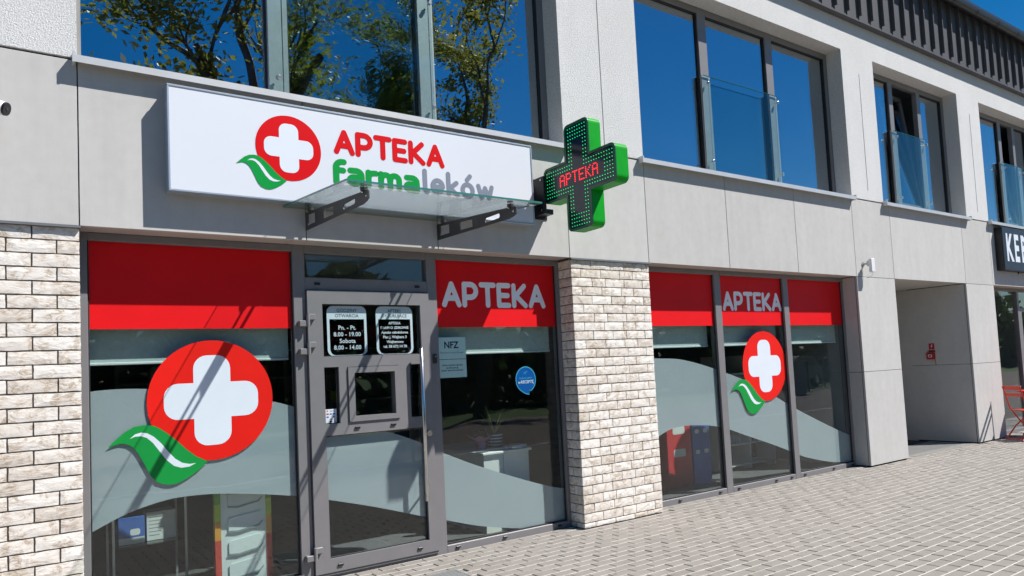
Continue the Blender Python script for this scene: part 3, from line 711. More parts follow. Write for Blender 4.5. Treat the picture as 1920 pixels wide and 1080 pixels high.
# kebab shop front
mb = MB()
for a, b in ((13.14, 13.2), (14.56, 14.64), (15.55, 15.62), (17.0, 17.1)): mb.bbox(a, b, FY, FY+.09, -.015, ZB+.003, .003)
for a, b in ((13.2, 14.56), (14.64, 15.55), (15.62, 17.0)): mb.bbox(a, b, FY+.001, FY+.089, 2.402, ZB+.002, .003).bbox(a, b, FY+.001, FY+.089, -.014, .052, .003)
mb.bbox(14.64, 14.72, FY+.002, FY+.088, .052, 2.05, .003).bbox(15.47, 15.55, FY+.002, FY+.088, .052, 2.05, .003).bbox(14.64, 15.55, FY+.002, FY+.088, 2.05, 2.12, .003)
w4 = obj('shop_window', mb, 'frame_metal', bld)
for a, b, c, d in ((13.2, 14.56, .052, 2.402), (14.72, 15.47, .052, 2.05), (14.64, 15.55, 2.12, 2.402), (15.62, 17.0, .052, 2.402)): pane(w4, a, b, c, d, GY, 'window_glass')

# ------------------------------------------------------------------ rooms behind the glass
struct('shop_floor', MB().box(.30, 9.06, .295, 6, -.3, .004).box(13.1, 19, .295, 6, -.3, .004), 'shop_floor_tile')
struct('shop_wall', MB().box(.30, 9.06, 6, 6.1, 0, 2.7).box(.20, .30, .31, 6.1, 0, 2.7).box(9.06, 9.1, .31, 6.1, 0, 2.7).box(13.1, 19, 6, 6.1, 0, 2.7).box(13.02, 13.1, .92, 6.1, 0, 2.7).box(19, 19.1, .31, 6.1, 0, 2.7), 'shop_wall_paint')
struct('shop_ceiling', MB().box(.20, 9.1, .305, 6.1, 2.62, 2.7).box(13.02, 19.1, .305, 6.1, 2.62, 2.7), 'shop_ceiling')
struct('upper_floor', MB().box(-2.3, 19.9, .325, 6, 3.2, 3.49), 'room_wall'); struct('upper_ceiling', MB().box(-2.3, 19.9, .325, 6, 5.72, 5.9), 'room_wall')
struct('upper_room_wall', MB().box(-2.3, 19.9, 6, 6.1, 3.2, 5.9).box(4.7, 4.82, .325, 6, 3.49, 5.72).box(9.4, 9.55, .325, 6, 3.49, 5.72).box(12.7, 12.85, .325, 6, 3.49, 5.72).box(-2.35, -2.25, .325, 6, 3.2, 5.9).box(19.9, 20, .325, 6, 3.2, 5.9), 'room_wall')

# ================================================================== THINGS ON THE FACADE
# ---- pharmacy sign box
sg = thing('sign_box', 'long white light box with red, green and grey pharmacy lettering above the door', 'sign', (2.32, 0, 2.69))
SX0, SX1, SZ0, SZ1, SY = .866, 3.777, 2.692, 3.388, -.112
obj('body', MB().box(SX0+.004, SX1-.004, SY+.006, .0, SZ0+.004, SZ1-.004), 'sign_profile', sg)
obj('face', MB().box(SX0+.012, SX1-.012, SY+.001, SY+.0055, SZ0+.012, SZ1-.012), 'sign_face', sg)
pf = MB()
for a, b, c, d in ((SX0, SX1, SZ1-.013, SZ1), (SX0, SX1, SZ0, SZ0+.013), (SX0, SX0+.013, SZ0+.0131, SZ1-.0131), (SX1-.013, SX1, SZ0+.0131, SZ1-.0131)): pf.bbox(a, b, SY-.004, SY+.03, c, d, .002)
obj('edge_profile', pf, 'sign_profile', sg)
logo(sg, 1.646, 3.070, .231, SY, .0007, 'sign_red', 'logo_white', 'sign_green')
word('APTEKA', 1.972, 2.900, 3.076, .192, SY, .0008, 'sign_red', sg, .108)
word('farma', 1.958, 2.672, 2.850, .198, SY, .0008, 'sign_green', sg, .108)
word('leków', 2.688, 3.372, 2.850, .205, SY, .0008, 'letter_grey', sg, .092)
obj('terminal', MB().bbox(SX1, SX1+.02, -.06, -.02, 3.18, 3.27, .003), 'white_plastic', sg)
# ---- glass canopy
cn = thing('glass_canopy', 'clear glass canopy on two slotted grey steel brackets over the entrance', 'canopy', (2.33, 0, 2.53))
def cz(y): return 2.672+.08*y            # falls towards the street
g = MB(); a, b, y0, y1, t = 1.622, 3.045, -1.155, -.012, .013
P = [(a, y0, cz(y0)), (b, y0, cz(y0)), (b, y1, cz(y1)), (a, y1, cz(y1))]; Q = [(p, q, r_+t) for p, q, r_ in P]
g.quad(P[3], P[2], P[1], P[0]).quad(*Q)
for i in range(4): g.quad(P[i], P[(i+1) % 4], Q[(i+1) % 4], Q[i], 1)
obj('glass_sheet', g, ['canopy_glass', 'glass_edge'], cn)
def bracket(x_):
    # outline in (distance from the wall, height)
    out = [(0, 2.520), (0, 2.648), (.55, 2.606), (.98, 2.572), (1.0, 2.560), (1.03, 2.562), (1.075, 2.566), (1.09, 2.555), (1.09, 2.512), (1.06, 2.500), (1.0, 2.492)]
    h1 = [(.05, 2.548), (.19, 2.545), (.19, 2.615), (.05, 2.625)]; h2 = [(.36, 2.535), (.53, 2.528), (.53, 2.585), (.36, 2.598)]
    h3 = rrect(.70, .89, 2.522, 2.556, .014, 4); h4 = arc(1.055, 2.538, .010, .012, 0, 330, 11)
    br = obj('bracket', MB().plate([[(p, q) for p, q in out], h1, h2, h3, h4], (x_+.004, 0, 0), -EY, EZ, .008), 'bracket_metal', cn)
    for y in (-.10, -1.02):
        zc = cz(y); obj('glass_clamp', MB().tube([(x_, y, zc-.040), (x_, y, zc-.022), (x_, y, zc-.0215), (x_, y, zc-.001)], [.008, .008, .022, .024], 14).tube([(x_, y, zc+t+.001), (x_, y, zc+t+.008)], .022, 14), 'bracket_metal', br)
bracket(1.7905); bracket(2.8715)
# ---- green LED cross
cs = thing('pharmacy_cross', 'green projecting pharmacy cross with lit LED dots and red running text', 'sign', (3.95, 0, 2.9))
CX0, CX1, CYc, CZc, Lh, Wh = 3.902, 4.030, -.568, 3.030, .452, .155
ex = -EY                                  # face looks towards -X, its text runs towards the street
outl = cross_outline(Wh, Lh, .05); inn = cross_outline(Wh-.020, Lh-.020, .035)
obj('housing', MB().plate([outl], (CX1, CYc, CZc), ex, EZ, CX1-CX0-.004), 'cross_green', cs)
obj('rim', MB().plate([outl, inn], (CX0+.0039, CYc, CZc), ex, EZ, .010), 'cross_rim', cs)
obj('face', MB().plate([inn], (CX0+.0038, CYc, CZc), ex, EZ, .003), 'cross_face', cs)
pitch = .0305
def inside(x_, y): return (abs(x_) < Wh-.03 and abs(y) < Lh-.035) or (abs(y) < Wh-.03 and abs(x_) < Lh-.035)
led = MB(); r_ = .0036
def dot(mb, x_, y): mb.plate([arc(0, 0, r_, r_, 0, 300, 5)], (CX0+.0008, CYc-x_, CZc+y), ex, EZ, .0035, back=False)
for i in range(-18, 19):
    for j in range(-18, 19):
        x_, y = (i+.5)*pitch, (j+.5)*pitch
        if not inside(x_, y): continue
        arm_v = abs(x_) < Wh-.03; arm_h = abs(y) < Wh-.03
        if abs(x_) < .052 and abs(y) < Lh-.14: continue
        if abs(y) < .062 and abs(x_) < Lh-.14: continue
        dot(led, x_, y)
obj('led_dots', led, 'led_green', cs, kind='stuff')
FONT = {'A': ['01110','10001','10001','11111','10001','10001','10001'], 'P': ['11110','10001','10001','11110','10000','10000','10000'], 'T': ['11111','00100','00100','00100','00100','00100','00100'],
        'E': ['11111','10000','10000','11110','10000','10000','11111'], 'K': ['10001','10010','10100','11000','10100','10010','10001']}
rl = MB(); r_ = .0048; pt = .0138
for k, ch in enumerate('APTEKA'):
    for j, row in enumerate(FONT[ch]):
        for i, bit in enumerate(row):
            if bit == '1': dot(rl, (k*6+i-17)*pt, (3-j)*pt*1.05)
obj('led_text', rl, 'led_red', cs, kind='stuff')
ar = MB()
for z in (2.80, 2.93, 3.06): ar.bbox(3.865, 3.985, -.12, -.006, z, z+.045, .004)
ar.bbox(3.86, 4.0, -.008, -.0005, 2.77, 3.13, .003).bbox(3.85, 3.875, -.165, -.02, 2.79, 3.12, .003)
obj('mounting_arm', ar, 'black_plastic', cs)
for z in (2.825, 3.09): obj('bolt', MB().tube([(3.85, -.13, z), (3.843, -.13, z)], .010, 8), 'steel', cs)
obj('cable_gland', MB().tube([(3.96, CYc-.03, CZc-Wh-.001), (3.96, CYc-.03, CZc-Wh-.02)], .006, 8), 'steel', cs)
# ---- small wall devices
al = thing('radio_antenna_box', 'small white box on a wall arm beside the passage', 'antenna', (9.2, 0, 2.6))
obj('housing', MB().bbox(9.215, 9.305, -.125, -.085, 2.495, 2.675, .006), 'white_plastic', al)
obj('arm', MB().bbox(9.225, 9.285, -.084, -.055, 2.58, 2.65, .004).tube([(9.25, -.055, 2.615), (9.235, -.001, 2.615)], .014, 10).tube([(9.235, -.012, 2.615), (9.235, -.0005, 2.615)], .03, 12), 'grille_metal', al)
obj('cable', MB().tube([(9.27, -.10, 2.495), (9.275, -.09, 2.455), (9.25, -.05, 2.43), (9.22, -.005, 2.452)], .003, 6), 'white_plastic', al)
cc = thing('security_camera', 'white bullet camera on the panel wall at the picture edge', 'camera', (-.30, 0, 3.1))
ax = [Vector((-.22, -.16, 3.095)), Vector((.026, -.29, 3.012))]; d = (ax[1]-ax[0]).normalized()
obj('body', MB().tube([ax[0], ax[0]+d*.02, ax[1]-d*.012], [.030, .038, .038], 18), 'white_plastic', cc, smooth=True)
obj('lens_ring', MB().tube([ax[1]-d*.0118, ax[1], ax[1]+d*.0004], [.0375, .036, .033], 18), 'black_plastic', cc); obj('lens', MB().tube([ax[1]+d*.0006, ax[1]+d*.003], [.012, .010], 12), 'car_glass', cc)
obj('arm', MB().tube([(-.26, -.001, 3.13), (-.26, -.12, 3.13), (-.20, -.20, 3.115)], .015, 10).tube([(-.26, -.0005, 3.13), (-.26, -.03, 3.13)], .045, 16), 'white_plastic', cc)
XF = 12.1685-.0005; exl = -EY
fs = thing('hydrant_sign', 'square red sign with white bolt symbol in the passage', 'sign', (XF, .58, 1.44))
obj('plate', MB().box(XF-.003, XF, .530, .632, 1.452, 1.566), 'fire_red', fs)
obj('border', MB().plate([rect(-.049, .049, -.055, .055), rect(-.044, .044, -.050, .050)], (XF-.003, .581, 1.509), exl, EZ, .0006, back=False), 'logo_white', fs)
obj('symbol', MB().plate([[(.008,.034),(-.016,-.002),(-.002,-.002),(-.010,-.036),(.016,.004),(.002,.004),(.018,.034)]], (XF-.003, .581, 1.509), exl, EZ, .0008, back=False), 'logo_white', fs)
obj('text_strip', MB().box(XF-.0025, XF, .530, .632, 1.418, 1.448), 'fire_red_dark', fs)
fb = thing('alarm_button_box', 'small red alarm box under the square red sign', 'alarm box', (XF, .59, 1.30))
obj('case', MB().bbox(XF-.052, XF, .532, .652, 1.302, 1.412, .008), 'fire_red', fb)
obj('window', MB().plate([rrect(-.028, .028, -.022, .022, .006)], (XF-.052, .592, 1.357), exl, EZ, .0012, back=False), 'letter_pale', fb)
obj('pictogram', MB().plate([rrect(-.019, .019, -.014, .014, .005)], (XF-.0532, .592, 1.357), exl, EZ, .0006, back=False), 'fire_red', fb)
obj('cable', MB().tube([(XF-.006, .54, 1.305), (XF-.006, .535, 1.26), (XF-.004, .533, 1.216)], .004, 6), 'fire_red_dark', fb)
kbs = thing('kebab_sign', 'black box sign with tall white KEBAB letters', 'sign', (14.4, 0, 2.69))
obj('body', MB().bbox(13.325, 15.6, -.118, -.0005, 2.690, 3.400, .003), 'sign_black', kbs); obj('face', MB().box(13.335, 15.59, -.1195, -.1181, 2.70, 3.39), 'sign_navy', kbs)
xk = 13.44
for ch in 'KEBAB':
    t = txt(ch, .62, (xk+.12, -.1197, 3.045), bold=.02, sx=.62, th=.002); obj('letter', t, 'logo_white', kbs); xk += .285
obj('lamp_arm', MB().tube([(14.0, -.06, 2.69), (14.0, -.06, 2.655)], .012, 8), 'sign_black', kbs)
# ---- grates
def grate(label, x0, x1, y0, y1):
    g = thing('floor_grate', label, 'grate', ((x0+x1)/2, (y0+y1)/2, 0), 'entrance grates')
    obj('frame', MB().box(x0, x1, y0, y0+.012, -.02, .004).box(x0, x1, y1-.012, y1, -.02, .004).box(x0, x0+.012, y0+.012, y1-.012, -.02, .004).box(x1-.012, x1, y0+.012, y1-.012, -.02, .004), 'grille_metal', g)
    obj('tray', MB().box(x0+.012, x1-.012, y0+.012, y1-.012, -.03, -.0085), 'grille_pit', g)
    y = y0+.024
    while y < y1-.02: obj('bar', MB().box(x0+.012, x1-.012, y, y+.013, -.0084, .003), 'grille_metal', g); y += .03
grate('ribbed metal scraper grate in front of the pharmacy door', 1.80, 2.727, -.71, -.29)
grate('ribbed metal grate on the floor of the passage', 10.26, 12.08, .02, .68)

# ================================================================== PRINTS ON THE GLASS
DY = GY-.0007                              # just outside the glass
for w, cx, lab in ((w1, 1.176, 'large round red sticker with white cross and green leaf beside the door'), (w3, 7.338, 'round red sticker with white cross and green leaf on the three pane window')):
    lg = thing('logo_sticker', lab, 'sticker', (cx, DY, .94), 'pharmacy logo stickers'); logo(lg, cx, 1.345 if cx < 2 else 1.358, .409, DY, .0006, 'logo_red', 'logo_white', 'logo_green')
lt = thing('window_lettering', 'pale APTEKA lettering on the red band beside the brick pier', 'lettering', (3.57, DY, 2.0), 'window lettering'); word('APTEKA', 3.013, 4.118, 2.000, .232, DY-.0017, .0005, 'letter_pale', lt, .102)
lt = thing('window_lettering', 'pale APTEKA lettering on the red band of the three pane window', 'lettering', (7.2, DY, 2.0), 'window lettering'); word('APTEKA', 6.640, 7.745, 2.000, .232, DY-.0017, .0005, 'letter_pale', lt, .102)
LG = LY+.0343                              # outer face of the door glass
def board(name, label, cx, head, lines, sizes):
    b = thing(name, label, 'sticker', (cx, LG, 1.62), 'stickers on the door glass'); x0, x1 = cx-.160, cx+.160
    fr = rrect(x0, x1, 1.619, 2.002, .05, 6); hole = rrect(x0+.020, x1-.020, 1.626, 1.900, .045, 6, (0, 0, 1, 1))
    obj('frame', MB().plate([fr, hole], (0, LG, 0), EX, EZ, .0005, back=False), 'sticker_white', b)
    for i, h in enumerate(head): obj('heading', txt(h, .036, (cx, LG-.0006, 1.966-.040*i), th=.0004, bold=.0004), 'ink_dark', b)
    z = lines[0][1]
    for tx, z, s in lines: obj('text_line', txt(tx, s, (cx, LG-.0003, z), th=.0004, bold=.0007), 'sticker_white', b)
board('opening_hours', 'opening hours sticker GODZINY OTWARCIA on the upper door glass', 2.160, ['GODZINY', 'OTWARCIA'], [('Pn. - Pt.', 1.834, .046), ('8.00 - 19.00', 1.783, .046), ('Sobota', 1.732, .046), ('8.00 - 14.00', 1.682, .046)], None)
board('duty_pharmacies', 'APTEKI DYŻURUJĄCE duty pharmacy sticker on the upper door glass', 2.560, ['APTEKI', 'DYŻURUJĄCE'], [('APTEKA', 1.868, .029), ('DBAM O ZDROWIE', 1.832, .028), ('Apteka całodobowa', 1.795, .029), ('Plac J. Wejhera 3', 1.758, .030), ('Wejherowo', 1.720, .030), ('tel. 58 672 14 70', 1.683, .030)], None)
st = thing('payment_sticker', 'small white card payment sticker low in the narrow door pane', 'sticker', (2.0, LG, 1.12))
obj('sheet', MB().plate([rect(1.958, 2.052, 1.117, 1.224)], (0, LG, 0), EX, EZ, .0005, back=False), 'logo_white', st)
obj('brand_dot', MB().plate([arc(1.980, 1.210, .007, .007, 0, 330, 11)], (0, LG-.0005, 0), EX, EZ, .0003, back=False), 'payment_orange', st)
for (a, c, m) in ((1.972, 1.182, 'carton_red'), (1.997, 1.182, 'carton_blue'), (2.022, 1.182, 'sticker_blue'), (1.972, 1.160, 'carton_blue'), (2.022, 1.160, 'letter_grey'), (1.997, 1.142, 'payment_orange'), (1.997, 1.126, 'ink_navy')):
    obj('card_mark', MB().plate([rect(a, a+.018, c, c+.011)], (0, LG-.0005, 0), EX, EZ, .0003, back=False), m, st)
obj('title_line', txt('kartą', .016, (2.016, LG-.0005, 1.210), th=.0003), 'ink_dark', st)
rd = thing('card_reader', 'small black access reader on the frame beside the pull handle', 'reader', (2.905, FY, 1.55))
obj('case', MB().bbox(2.890, 2.922, FY-.018, FY-.0005, 1.535, 1.612, .005), 'black_plastic', rd); obj('eye', MB().tube([(2.906, FY-.018, 1.592), (2.906, FY-.020, 1.592)], .008, 12), 'letter_grey', rd)
IG = GY+.0095                              # inside face of the glass
nf = thing('fund_poster', 'pale NFZ poster inside the window beside the door', 'poster', (3.1, IG, 1.41))
PYf = IG+.002
obj('sheet', MB().box(2.958, 3.238, PYf, PYf+.001, 1.412, 1.751), 'paper_white', nf)
obj('emblem', txt('NFZ', .078, (3.095, PYf, 1.684), th=.0006, bold=.0022, sx=.95), 'ink_navy', nf)
obj('caption', txt('Narodowy Fundusz Zdrowia', .019, (3.098, PYf, 1.622), th=.0006), 'ink_navy', nf)
obj('rule', MB().box(2.960, 3.236, PYf-.0006, PYf-.0001, 1.564, 1.568), 'ink_navy', nf)
for i, tx in enumerate(('APTEKA POSIADA UMOWĘ', 'NA REALIZACJĘ', 'RECEPT REFUNDOWANYCH')): obj('text_line', txt(tx, .0165, (3.098, PYf, 1.515-.022*i), th=.0006, bold=.0005), 'ink_navy', nf)
er = thing('prescription_sticker', 'blue speech bubble e-RECEPTA sticker on the glass', 'sticker', (3.86, IG, 1.22))
bub = [(3.857+.112*math.cos(R(a)), 1.360+.118*math.sin(R(a))) for a in range(-62, 250, 8)]+[(3.845, 1.232), (3.888, 1.222), (3.890, 1.262)]
obj('outline', MB().plate([bub], (0, IG+.002, 0), EX, EZ, .0004, back=False), 'sticker_line', er)
obj('bubble', MB().plate([[(3.857+(x_-3.857)*.94, 1.355+(z-1.355)*.94) for x_, z in bub]], (0, IG+.0016, 0), EX, EZ, .0004, back=False), 'sticker_blue', er)
obj('text_line', txt('REALIZUJEMY', .024, (3.857, IG+.0010, 1.372), th=.0004), 'sticker_line', er); obj('text_line', txt('e-RECEPTĘ', .036, (3.857, IG+.0010, 1.338), th=.0004, bold=.0008), 'letter_pale', er)
obj('wave', MB().plate([[(3.835,1.410),(3.845,1.432),(3.853,1.412),(3.861,1.432),(3.880,1.432),(3.880,1.428),(3.864,1.428),(3.853,1.405),(3.845,1.425),(3.838,1.408)]], (0, IG+.0012, 0), EX, EZ, .0004, back=False), 'sticker_line', er)

# ================================================================== INSIDE THE SHOP
def boxthing(name, label, cat, x0, x1, y0, y1, z0, z1, m, group=None):
    o = obj(name, MB().bbox(x0, x1, y0, y1, z0, z1, .003), m); return tag(o, label, cat, group)
# leaflet stand with coloured sides
s1 = thing('leaflet_stand', 'pale leaflet display stand with green to red striped sides behind the glass', 'display stand', (1.4, .40, 0))
obj('back_panel', MB().box(1.241, 1.553, .372, .39, .004, 1.30), 'cardboard_pale', s1)
for i, (m, z0, z1) in enumerate((('stand_green', .96, 1.3), ('stand_green', .61, .9595), ('stand_lime', .49, .6095), ('stand_orange', .36, .4895), ('stand_red', .004, .3595))):
    for a, b in ((1.200, 1.2405), (1.5535, 1.591)): obj('side_stripe', MB().box(a, b, .366, .41, z0, z1), m, s1)
for z in (.14, .30, .46, .63, .82):
    X = lambda v: 1.241+(v-1.33)*.93+.05
    obj('pocket', MB().plate([[(X(1.33), z-.045), (X(1.33), z+.035), (X(1.345), z+.045), (X(1.555), z+.068), (X(1.575), z+.05), (X(1.575), z-.005), (X(1.55), z-.03), (X(1.40), z-.052)]], (0, .3715, 0), EX, EZ, .010), 'cardboard_pale', s1)
    obj('pocket_edge', MB().plate([[(X(1.325), z-.05), (X(1.325), z-.04), (X(1.40), z-.047), (X(1.55), z-.025), (X(1.58), z), (X(1.586), z), (X(1.556), z-.035), (X(1.40), z-.060)]], (0, .361, 0), EX, EZ, .004), 'pocket_edge', s1)
cb = thing('glass_cabinet', 'glass display cabinet behind the lower left of the big sticker window', 'cabinet', (.85, .95, 0))
for x_, y in ((.62, .78), (1.09, .78), (.62, 1.15), (1.09, 1.15)): obj('post', MB().box(x_-.008, x_+.008, y-.008, y+.008, .004, 1.4), 'grille_metal', cb)
for z in (.02, .33, .75, 1.15): obj('shelf', MB().box(.628, 1.082, .79, 1.14, z, z+.008), 'canopy_glass', cb)
bb = thing('device_box', 'blue carton with a white monitor picture in the glass cabinet', 'box', (.76, .9, .34)); obj('carton', MB().bbox(.66, .83, .86, .98, .339, .53, .002), 'carton_blue', bb)
obj('picture', MB().plate([rrect(.735, .80, .40, .445, .015)], (0, .86, 0), EX, EZ, .0008, back=False), 'carton_white', bb); obj('label_band', MB().box(.661, .829, .8588, .8599, .34, .385), 'carton_white', bb)
wb = thing('white_carton', 'white carton with printed lines in the glass cabinet', 'box', (.95, .95, .34)); obj('carton', MB().bbox(.845, 1.04, .88, 1.04, .339, .545, .002), 'carton_white', wb)
for i in range(6): obj('print_line', MB().box(.86, .93+.012*(i % 3), .8790, .8799, .375+.026*i, .379+.026*i), 'letter_grey', wb)
# counter with flowers
dk = thing('counter', 'white counter behind the window beside the brick pier', 'counter', (3.8, .9, 0))
obj('body', MB().box(3.53, 4.03, .50, 1.50, .004, .698), 'laminate_white', dk); obj('worktop', MB().bbox(3.505, 4.05, .47, 1.52, .699, .722, .004), 'laminate_white', dk); obj('recess', MB().box(3.74, 3.745, .4985, .4999, .02, .69), 'laminate_grey', dk)
fp = thing('wrapped_plant', 'small potted plant in pink paper wrap on the counter', 'plant', (3.70, .80, .722)); n = 14
pv = MB().tube([(3.70, .80, .7225), (3.70, .80, .79)], [.042, .05], 16); obj('pot', pv, 'wrap_pink', fp)
wr = MB()
for i in range(n):
    a0, a1 = 2*math.pi*i/n, 2*math.pi*(i+1)/n; rr0 = .105+.03*(i % 2); rr1 = .105+.03*((i+1) % 2); z0_, z1_ = .83+.025*(i % 2), .83+.025*((i+1) % 2)
    wr.quad((3.70+.045*math.cos(a0), .80+.045*math.sin(a0), .79), (3.70+.045*math.cos(a1), .80+.045*math.sin(a1), .79), (3.70+rr1*math.cos(a1), .80+rr1*math.sin(a1), z1_), (3.70+rr0*math.cos(a0), .80+rr0*math.sin(a0), z0_))
obj('paper_wrap', wr, 'wrap_pink', fp)
def leaf_blades(cx, cy_, cz_, n, ln, w, up_lo, up_hi, rg):
    mb = MB()
    for i in range(n):
        a = rg.uniform(0, 6.28); e = rg.uniform(up_lo, up_hi); l = ln*rg.uniform(.7, 1.1); dv = Vector((math.cos(a)*math.cos(e), math.sin(a)*math.cos(e), math.sin(e))); sd = Vector((-math.sin(a), math.cos(a), 0))
        p0 = Vector((cx, cy_, cz_)); p1 = p0+dv*l*.5+Vector((0, 0, l*.06)); p2 = p0+dv*l
        mb.quad(p0-sd*w*.3, p0+sd*w*.3, p1+sd*w*.5, p1-sd*w*.5); mb.f.append((len(mb.v)-1, len(mb.v)-2, len(mb.v))); mb.v.append(tuple(p2)); mb.m.append(0)
    return mb
rg = random.Random(3)
obj('leaves', leaf_blades(3.70, .80, .80, 22, .12, .05, .3, 1.3, rg), 'leaf_dull', fp)
sp = thing('spiky_plant', 'spiky plant in a striped pot on the counter', 'plant', (3.86, .80, .722))
pt_ = MB().tube([(3.86, .80, .7225), (3.86, .80, .85)], [.062, .078], 18); obj('pot', pt_, 'pot_stripe', sp)
for z in (.745, .775, .805, .835): obj('pot_stripe', MB().tube([(3.86, .80, z), (3.86, .80, z+.012)], [.0645+(z-.7225)*.125, .0645+(z-.71)*.125], 18, caps=False), 'carton_white', sp)
obj('leaves', leaf_blades(3.86, .80, .85, 15, .30, .014, .5, 1.45, rg), 'leaf_pale', sp)
for i, (x_, y) in enumerate(((3.90, .56), (3.99, .60))): tag(obj('leaflet_pile', join(*[MB().box(x_-.05+random.uniform(-.006, .006), x_+.05, y-.06+random.uniform(-.01, .01), y+.06, .7225+.006*k, .7278+.006*k) for k in range(5)]), 'carton_white'), ('nearer pile of white leaflets on the counter', 'farther pile of white leaflets on the counter')[i], 'leaflets', 'leaflets on the counter')
# stands behind the three pane window
def cut_stand(name, label, x0, x1, y, m, holes):
    s = thing(name, label, 'display stand', ((x0+x1)/2, y, 0)); obj('front', MB().box(x0, x1, y, y+.01, .004, 1.35), m, s); obj('side', MB().box(x0, x0+.01, y+.0101, y+.3, .004, 1.35).box(x1-.01, x1, y+.0101, y+.3, .004, 1.35), m, s)
    for a, b, c, d in holes: obj('opening', MB().plate([rrect(a, b, c, d, .025, 4)], (0, y, 0), EX, EZ, .0015, back=False), 'cardboard_pale', s)
cut_stand('display_stand', 'red display stand with pale cut openings behind the glass', 6.20, 6.60, .78, 'carton_red', ((6.30, 6.50, .36, .45), (6.30, 6.50, .62, .71), (6.30, 6.50, .86, .95)))
cut_stand('display_stand', 'blue display stand with small pale openings behind the glass', 6.63, 6.93, .78, 'carton_blue', ((6.67, 6.75, .36, .41), (6.82, 6.90, .36, .41), (6.67, 6.75, .60, .65), (6.82, 6.90, .60, .65), (6.67, 6.75, .84, .9), (6.82, 6.90, .84, .9)))
ws = thing('white_shelf', 'white open shelving behind the middle pane of the three pane window', 'shelf', (8.0, 1.25, 0))
for x_ in (7.60, 8.12, 8.64): obj('upright', MB().box(x_-.01, x_+.01, 1.1, 1.4, .004, 1.5), 'laminate_white', ws)
for z in (.06, .33, .62, .95, 1.25):
    for a, b in ((7.611, 8.109), (8.131, 8.629)): obj('shelf_board', MB().box(a, b, 1.1, 1.4, z, z+.02), 'laminate_white', ws)
for i in range(7):
    x_ = 7.66+.06*i; tag(obj('bottle', MB().tube([(x_, 1.2, .3505), (x_, 1.2, .42), (x_, 1.2, .435), (x_, 1.2, .46)], [.02, .02, .009, .009], 10), 'carton_white'), 'small white bottle standing on the white shelving', 'bottle', 'bottles on the white shelving')
for i in range(5):
    x_ = 8.16+.09*i; tag(obj('medicine_box', MB().bbox(x_, x_+.07, 1.15, 1.3, .3505, .43+.02*(i % 3), .002), ('carton_white', 'carton_red', 'carton_white', 'stand_orange', 'carton_blue')[i]), ('shorter white medicine box on the white shelving', 'red medicine box on the white shelving', 'taller white medicine box on the white shelving', 'orange medicine box on the white shelving', 'blue medicine box on the white shelving')[i], 'box', 'medicine boxes on the white shelving')
# wall shelves far inside with a red header
bs = thing('wall_shelf', 'tall pharmacy wall shelves with a dark red header strip deep inside', 'shelf', (3.4, 5.7, 0))
for x_ in (1.2, 2.3, 3.4, 4.5, 5.6): obj('upright', MB().box(x_-.02, x_+.02, 5.6, 5.99, .004, 2.3), 'laminate_grey', bs)
for z in (.3, .7, 1.1, 1.5, 1.9):
    for a in (1.22, 2.32, 3.42, 4.52): obj('shelf_board', MB().box(a, a+1.06, 5.6, 5.99, z, z+.025), 'laminate_grey', bs)
obj('header', MB().box(1.2, 5.6, 5.56, 5.598, 2.02, 2.28), 'fire_red_dark', bs)
for cx, tx in ((2.7, 'PRZEZIĘBIENIE'), (4.3, 'GRYPA')): obj('header_text', txt(tx, .16, (cx, 5.559, 2.15)), 'stand_red', bs)
for x_, z, h, m, nm in ((1.6, 1.525, .2, 'carton_white', 'white'), (2.6, 1.125, .16, 'carton_blue', 'blue'), (3.0, 1.525, .18, 'stand_orange', 'orange'), (3.7, 1.525, .2, 'carton_red', 'red'), (4.1, 1.125, .15, 'stand_lime', 'lime green')):
    tag(obj('medicine_carton', MB().bbox(x_, x_+.16, 5.64, 5.80, z+.0005, z+h, .002), m), nm+' medicine carton on the wall shelves deep inside the shop', 'box', 'cartons deep inside the shop')

# ================================================================== STREET FURNITURE
def chair(ox, oy, rz, label):
    c = thing('bistro_chair', label, 'chair', (0, 0, 0), 'folding cafe chairs')
    sw = .19
    for s in (-1, 1):
        x_ = s*sw
        obj('back_leg', MB().tube([(x_, -.22, .012), (x_, .02, .30), (x_, .16, .50), (x_*1.0, .235, .80), (x_, .245, .83)], .011, 8), 'chair_red', c)
        x2 = s*(sw-.025); obj('front_leg', MB().tube([(x2, .27, .012), (x2, .10, .22), (x2, -.20, .455)], .011, 8), 'chair_red', c)
    for z, y, h in ((.775, .228, .065), (.675, .205, .055)): obj('back_rail', MB().bbox(-sw, sw, y-.008, y+.008, z, z+h, .004), 'chair_red', c)
    for i in range(7): obj('seat_slat', MB().bbox(-sw+.004, sw-.004, -.215+.052*i, -.215+.052*i+.042, .452, .466, .003), 'chair_red', c)
    for y, z, q in ((-.20, .03, sw), (.255, .03, sw-.025), (.03, .30, sw)): obj('stretcher', MB().tube([(-q, y, z), (q, y, z)], .008, 8), 'chair_red', c)
    c.location = (ox, oy, 0); c.rotation_euler = (0, 0, rz); return c
chair(12.90, -.42, R(55), 'red folding bistro chair leaning its back towards the panel pillar')
chair(14.15, -.45, R(-75), 'red folding bistro chair beyond the red cafe table')
tb = thing('bistro_table', 'small red folding cafe table by the kebab window', 'table', (13.62, -.38, 0), None)
tx_, ty_ = 13.62, -.38
obj('table_top', MB().plate([arc(0, 0, .34, .34, 0, 351, 39)], (tx_, ty_, .715), EX, EY, .014), 'chair_red', tb)
for s in (-1, 1):
    obj('leg', MB().tube([(tx_+s*.18, ty_-.27, .012), (tx_+s*.18, ty_+.20, .7149)], .011, 8), 'chair_red', tb); obj('leg', MB().tube([(tx_+s*.155, ty_+.27, .012), (tx_+s*.155, ty_-.20, .7149)], .011, 8), 'chair_red', tb)
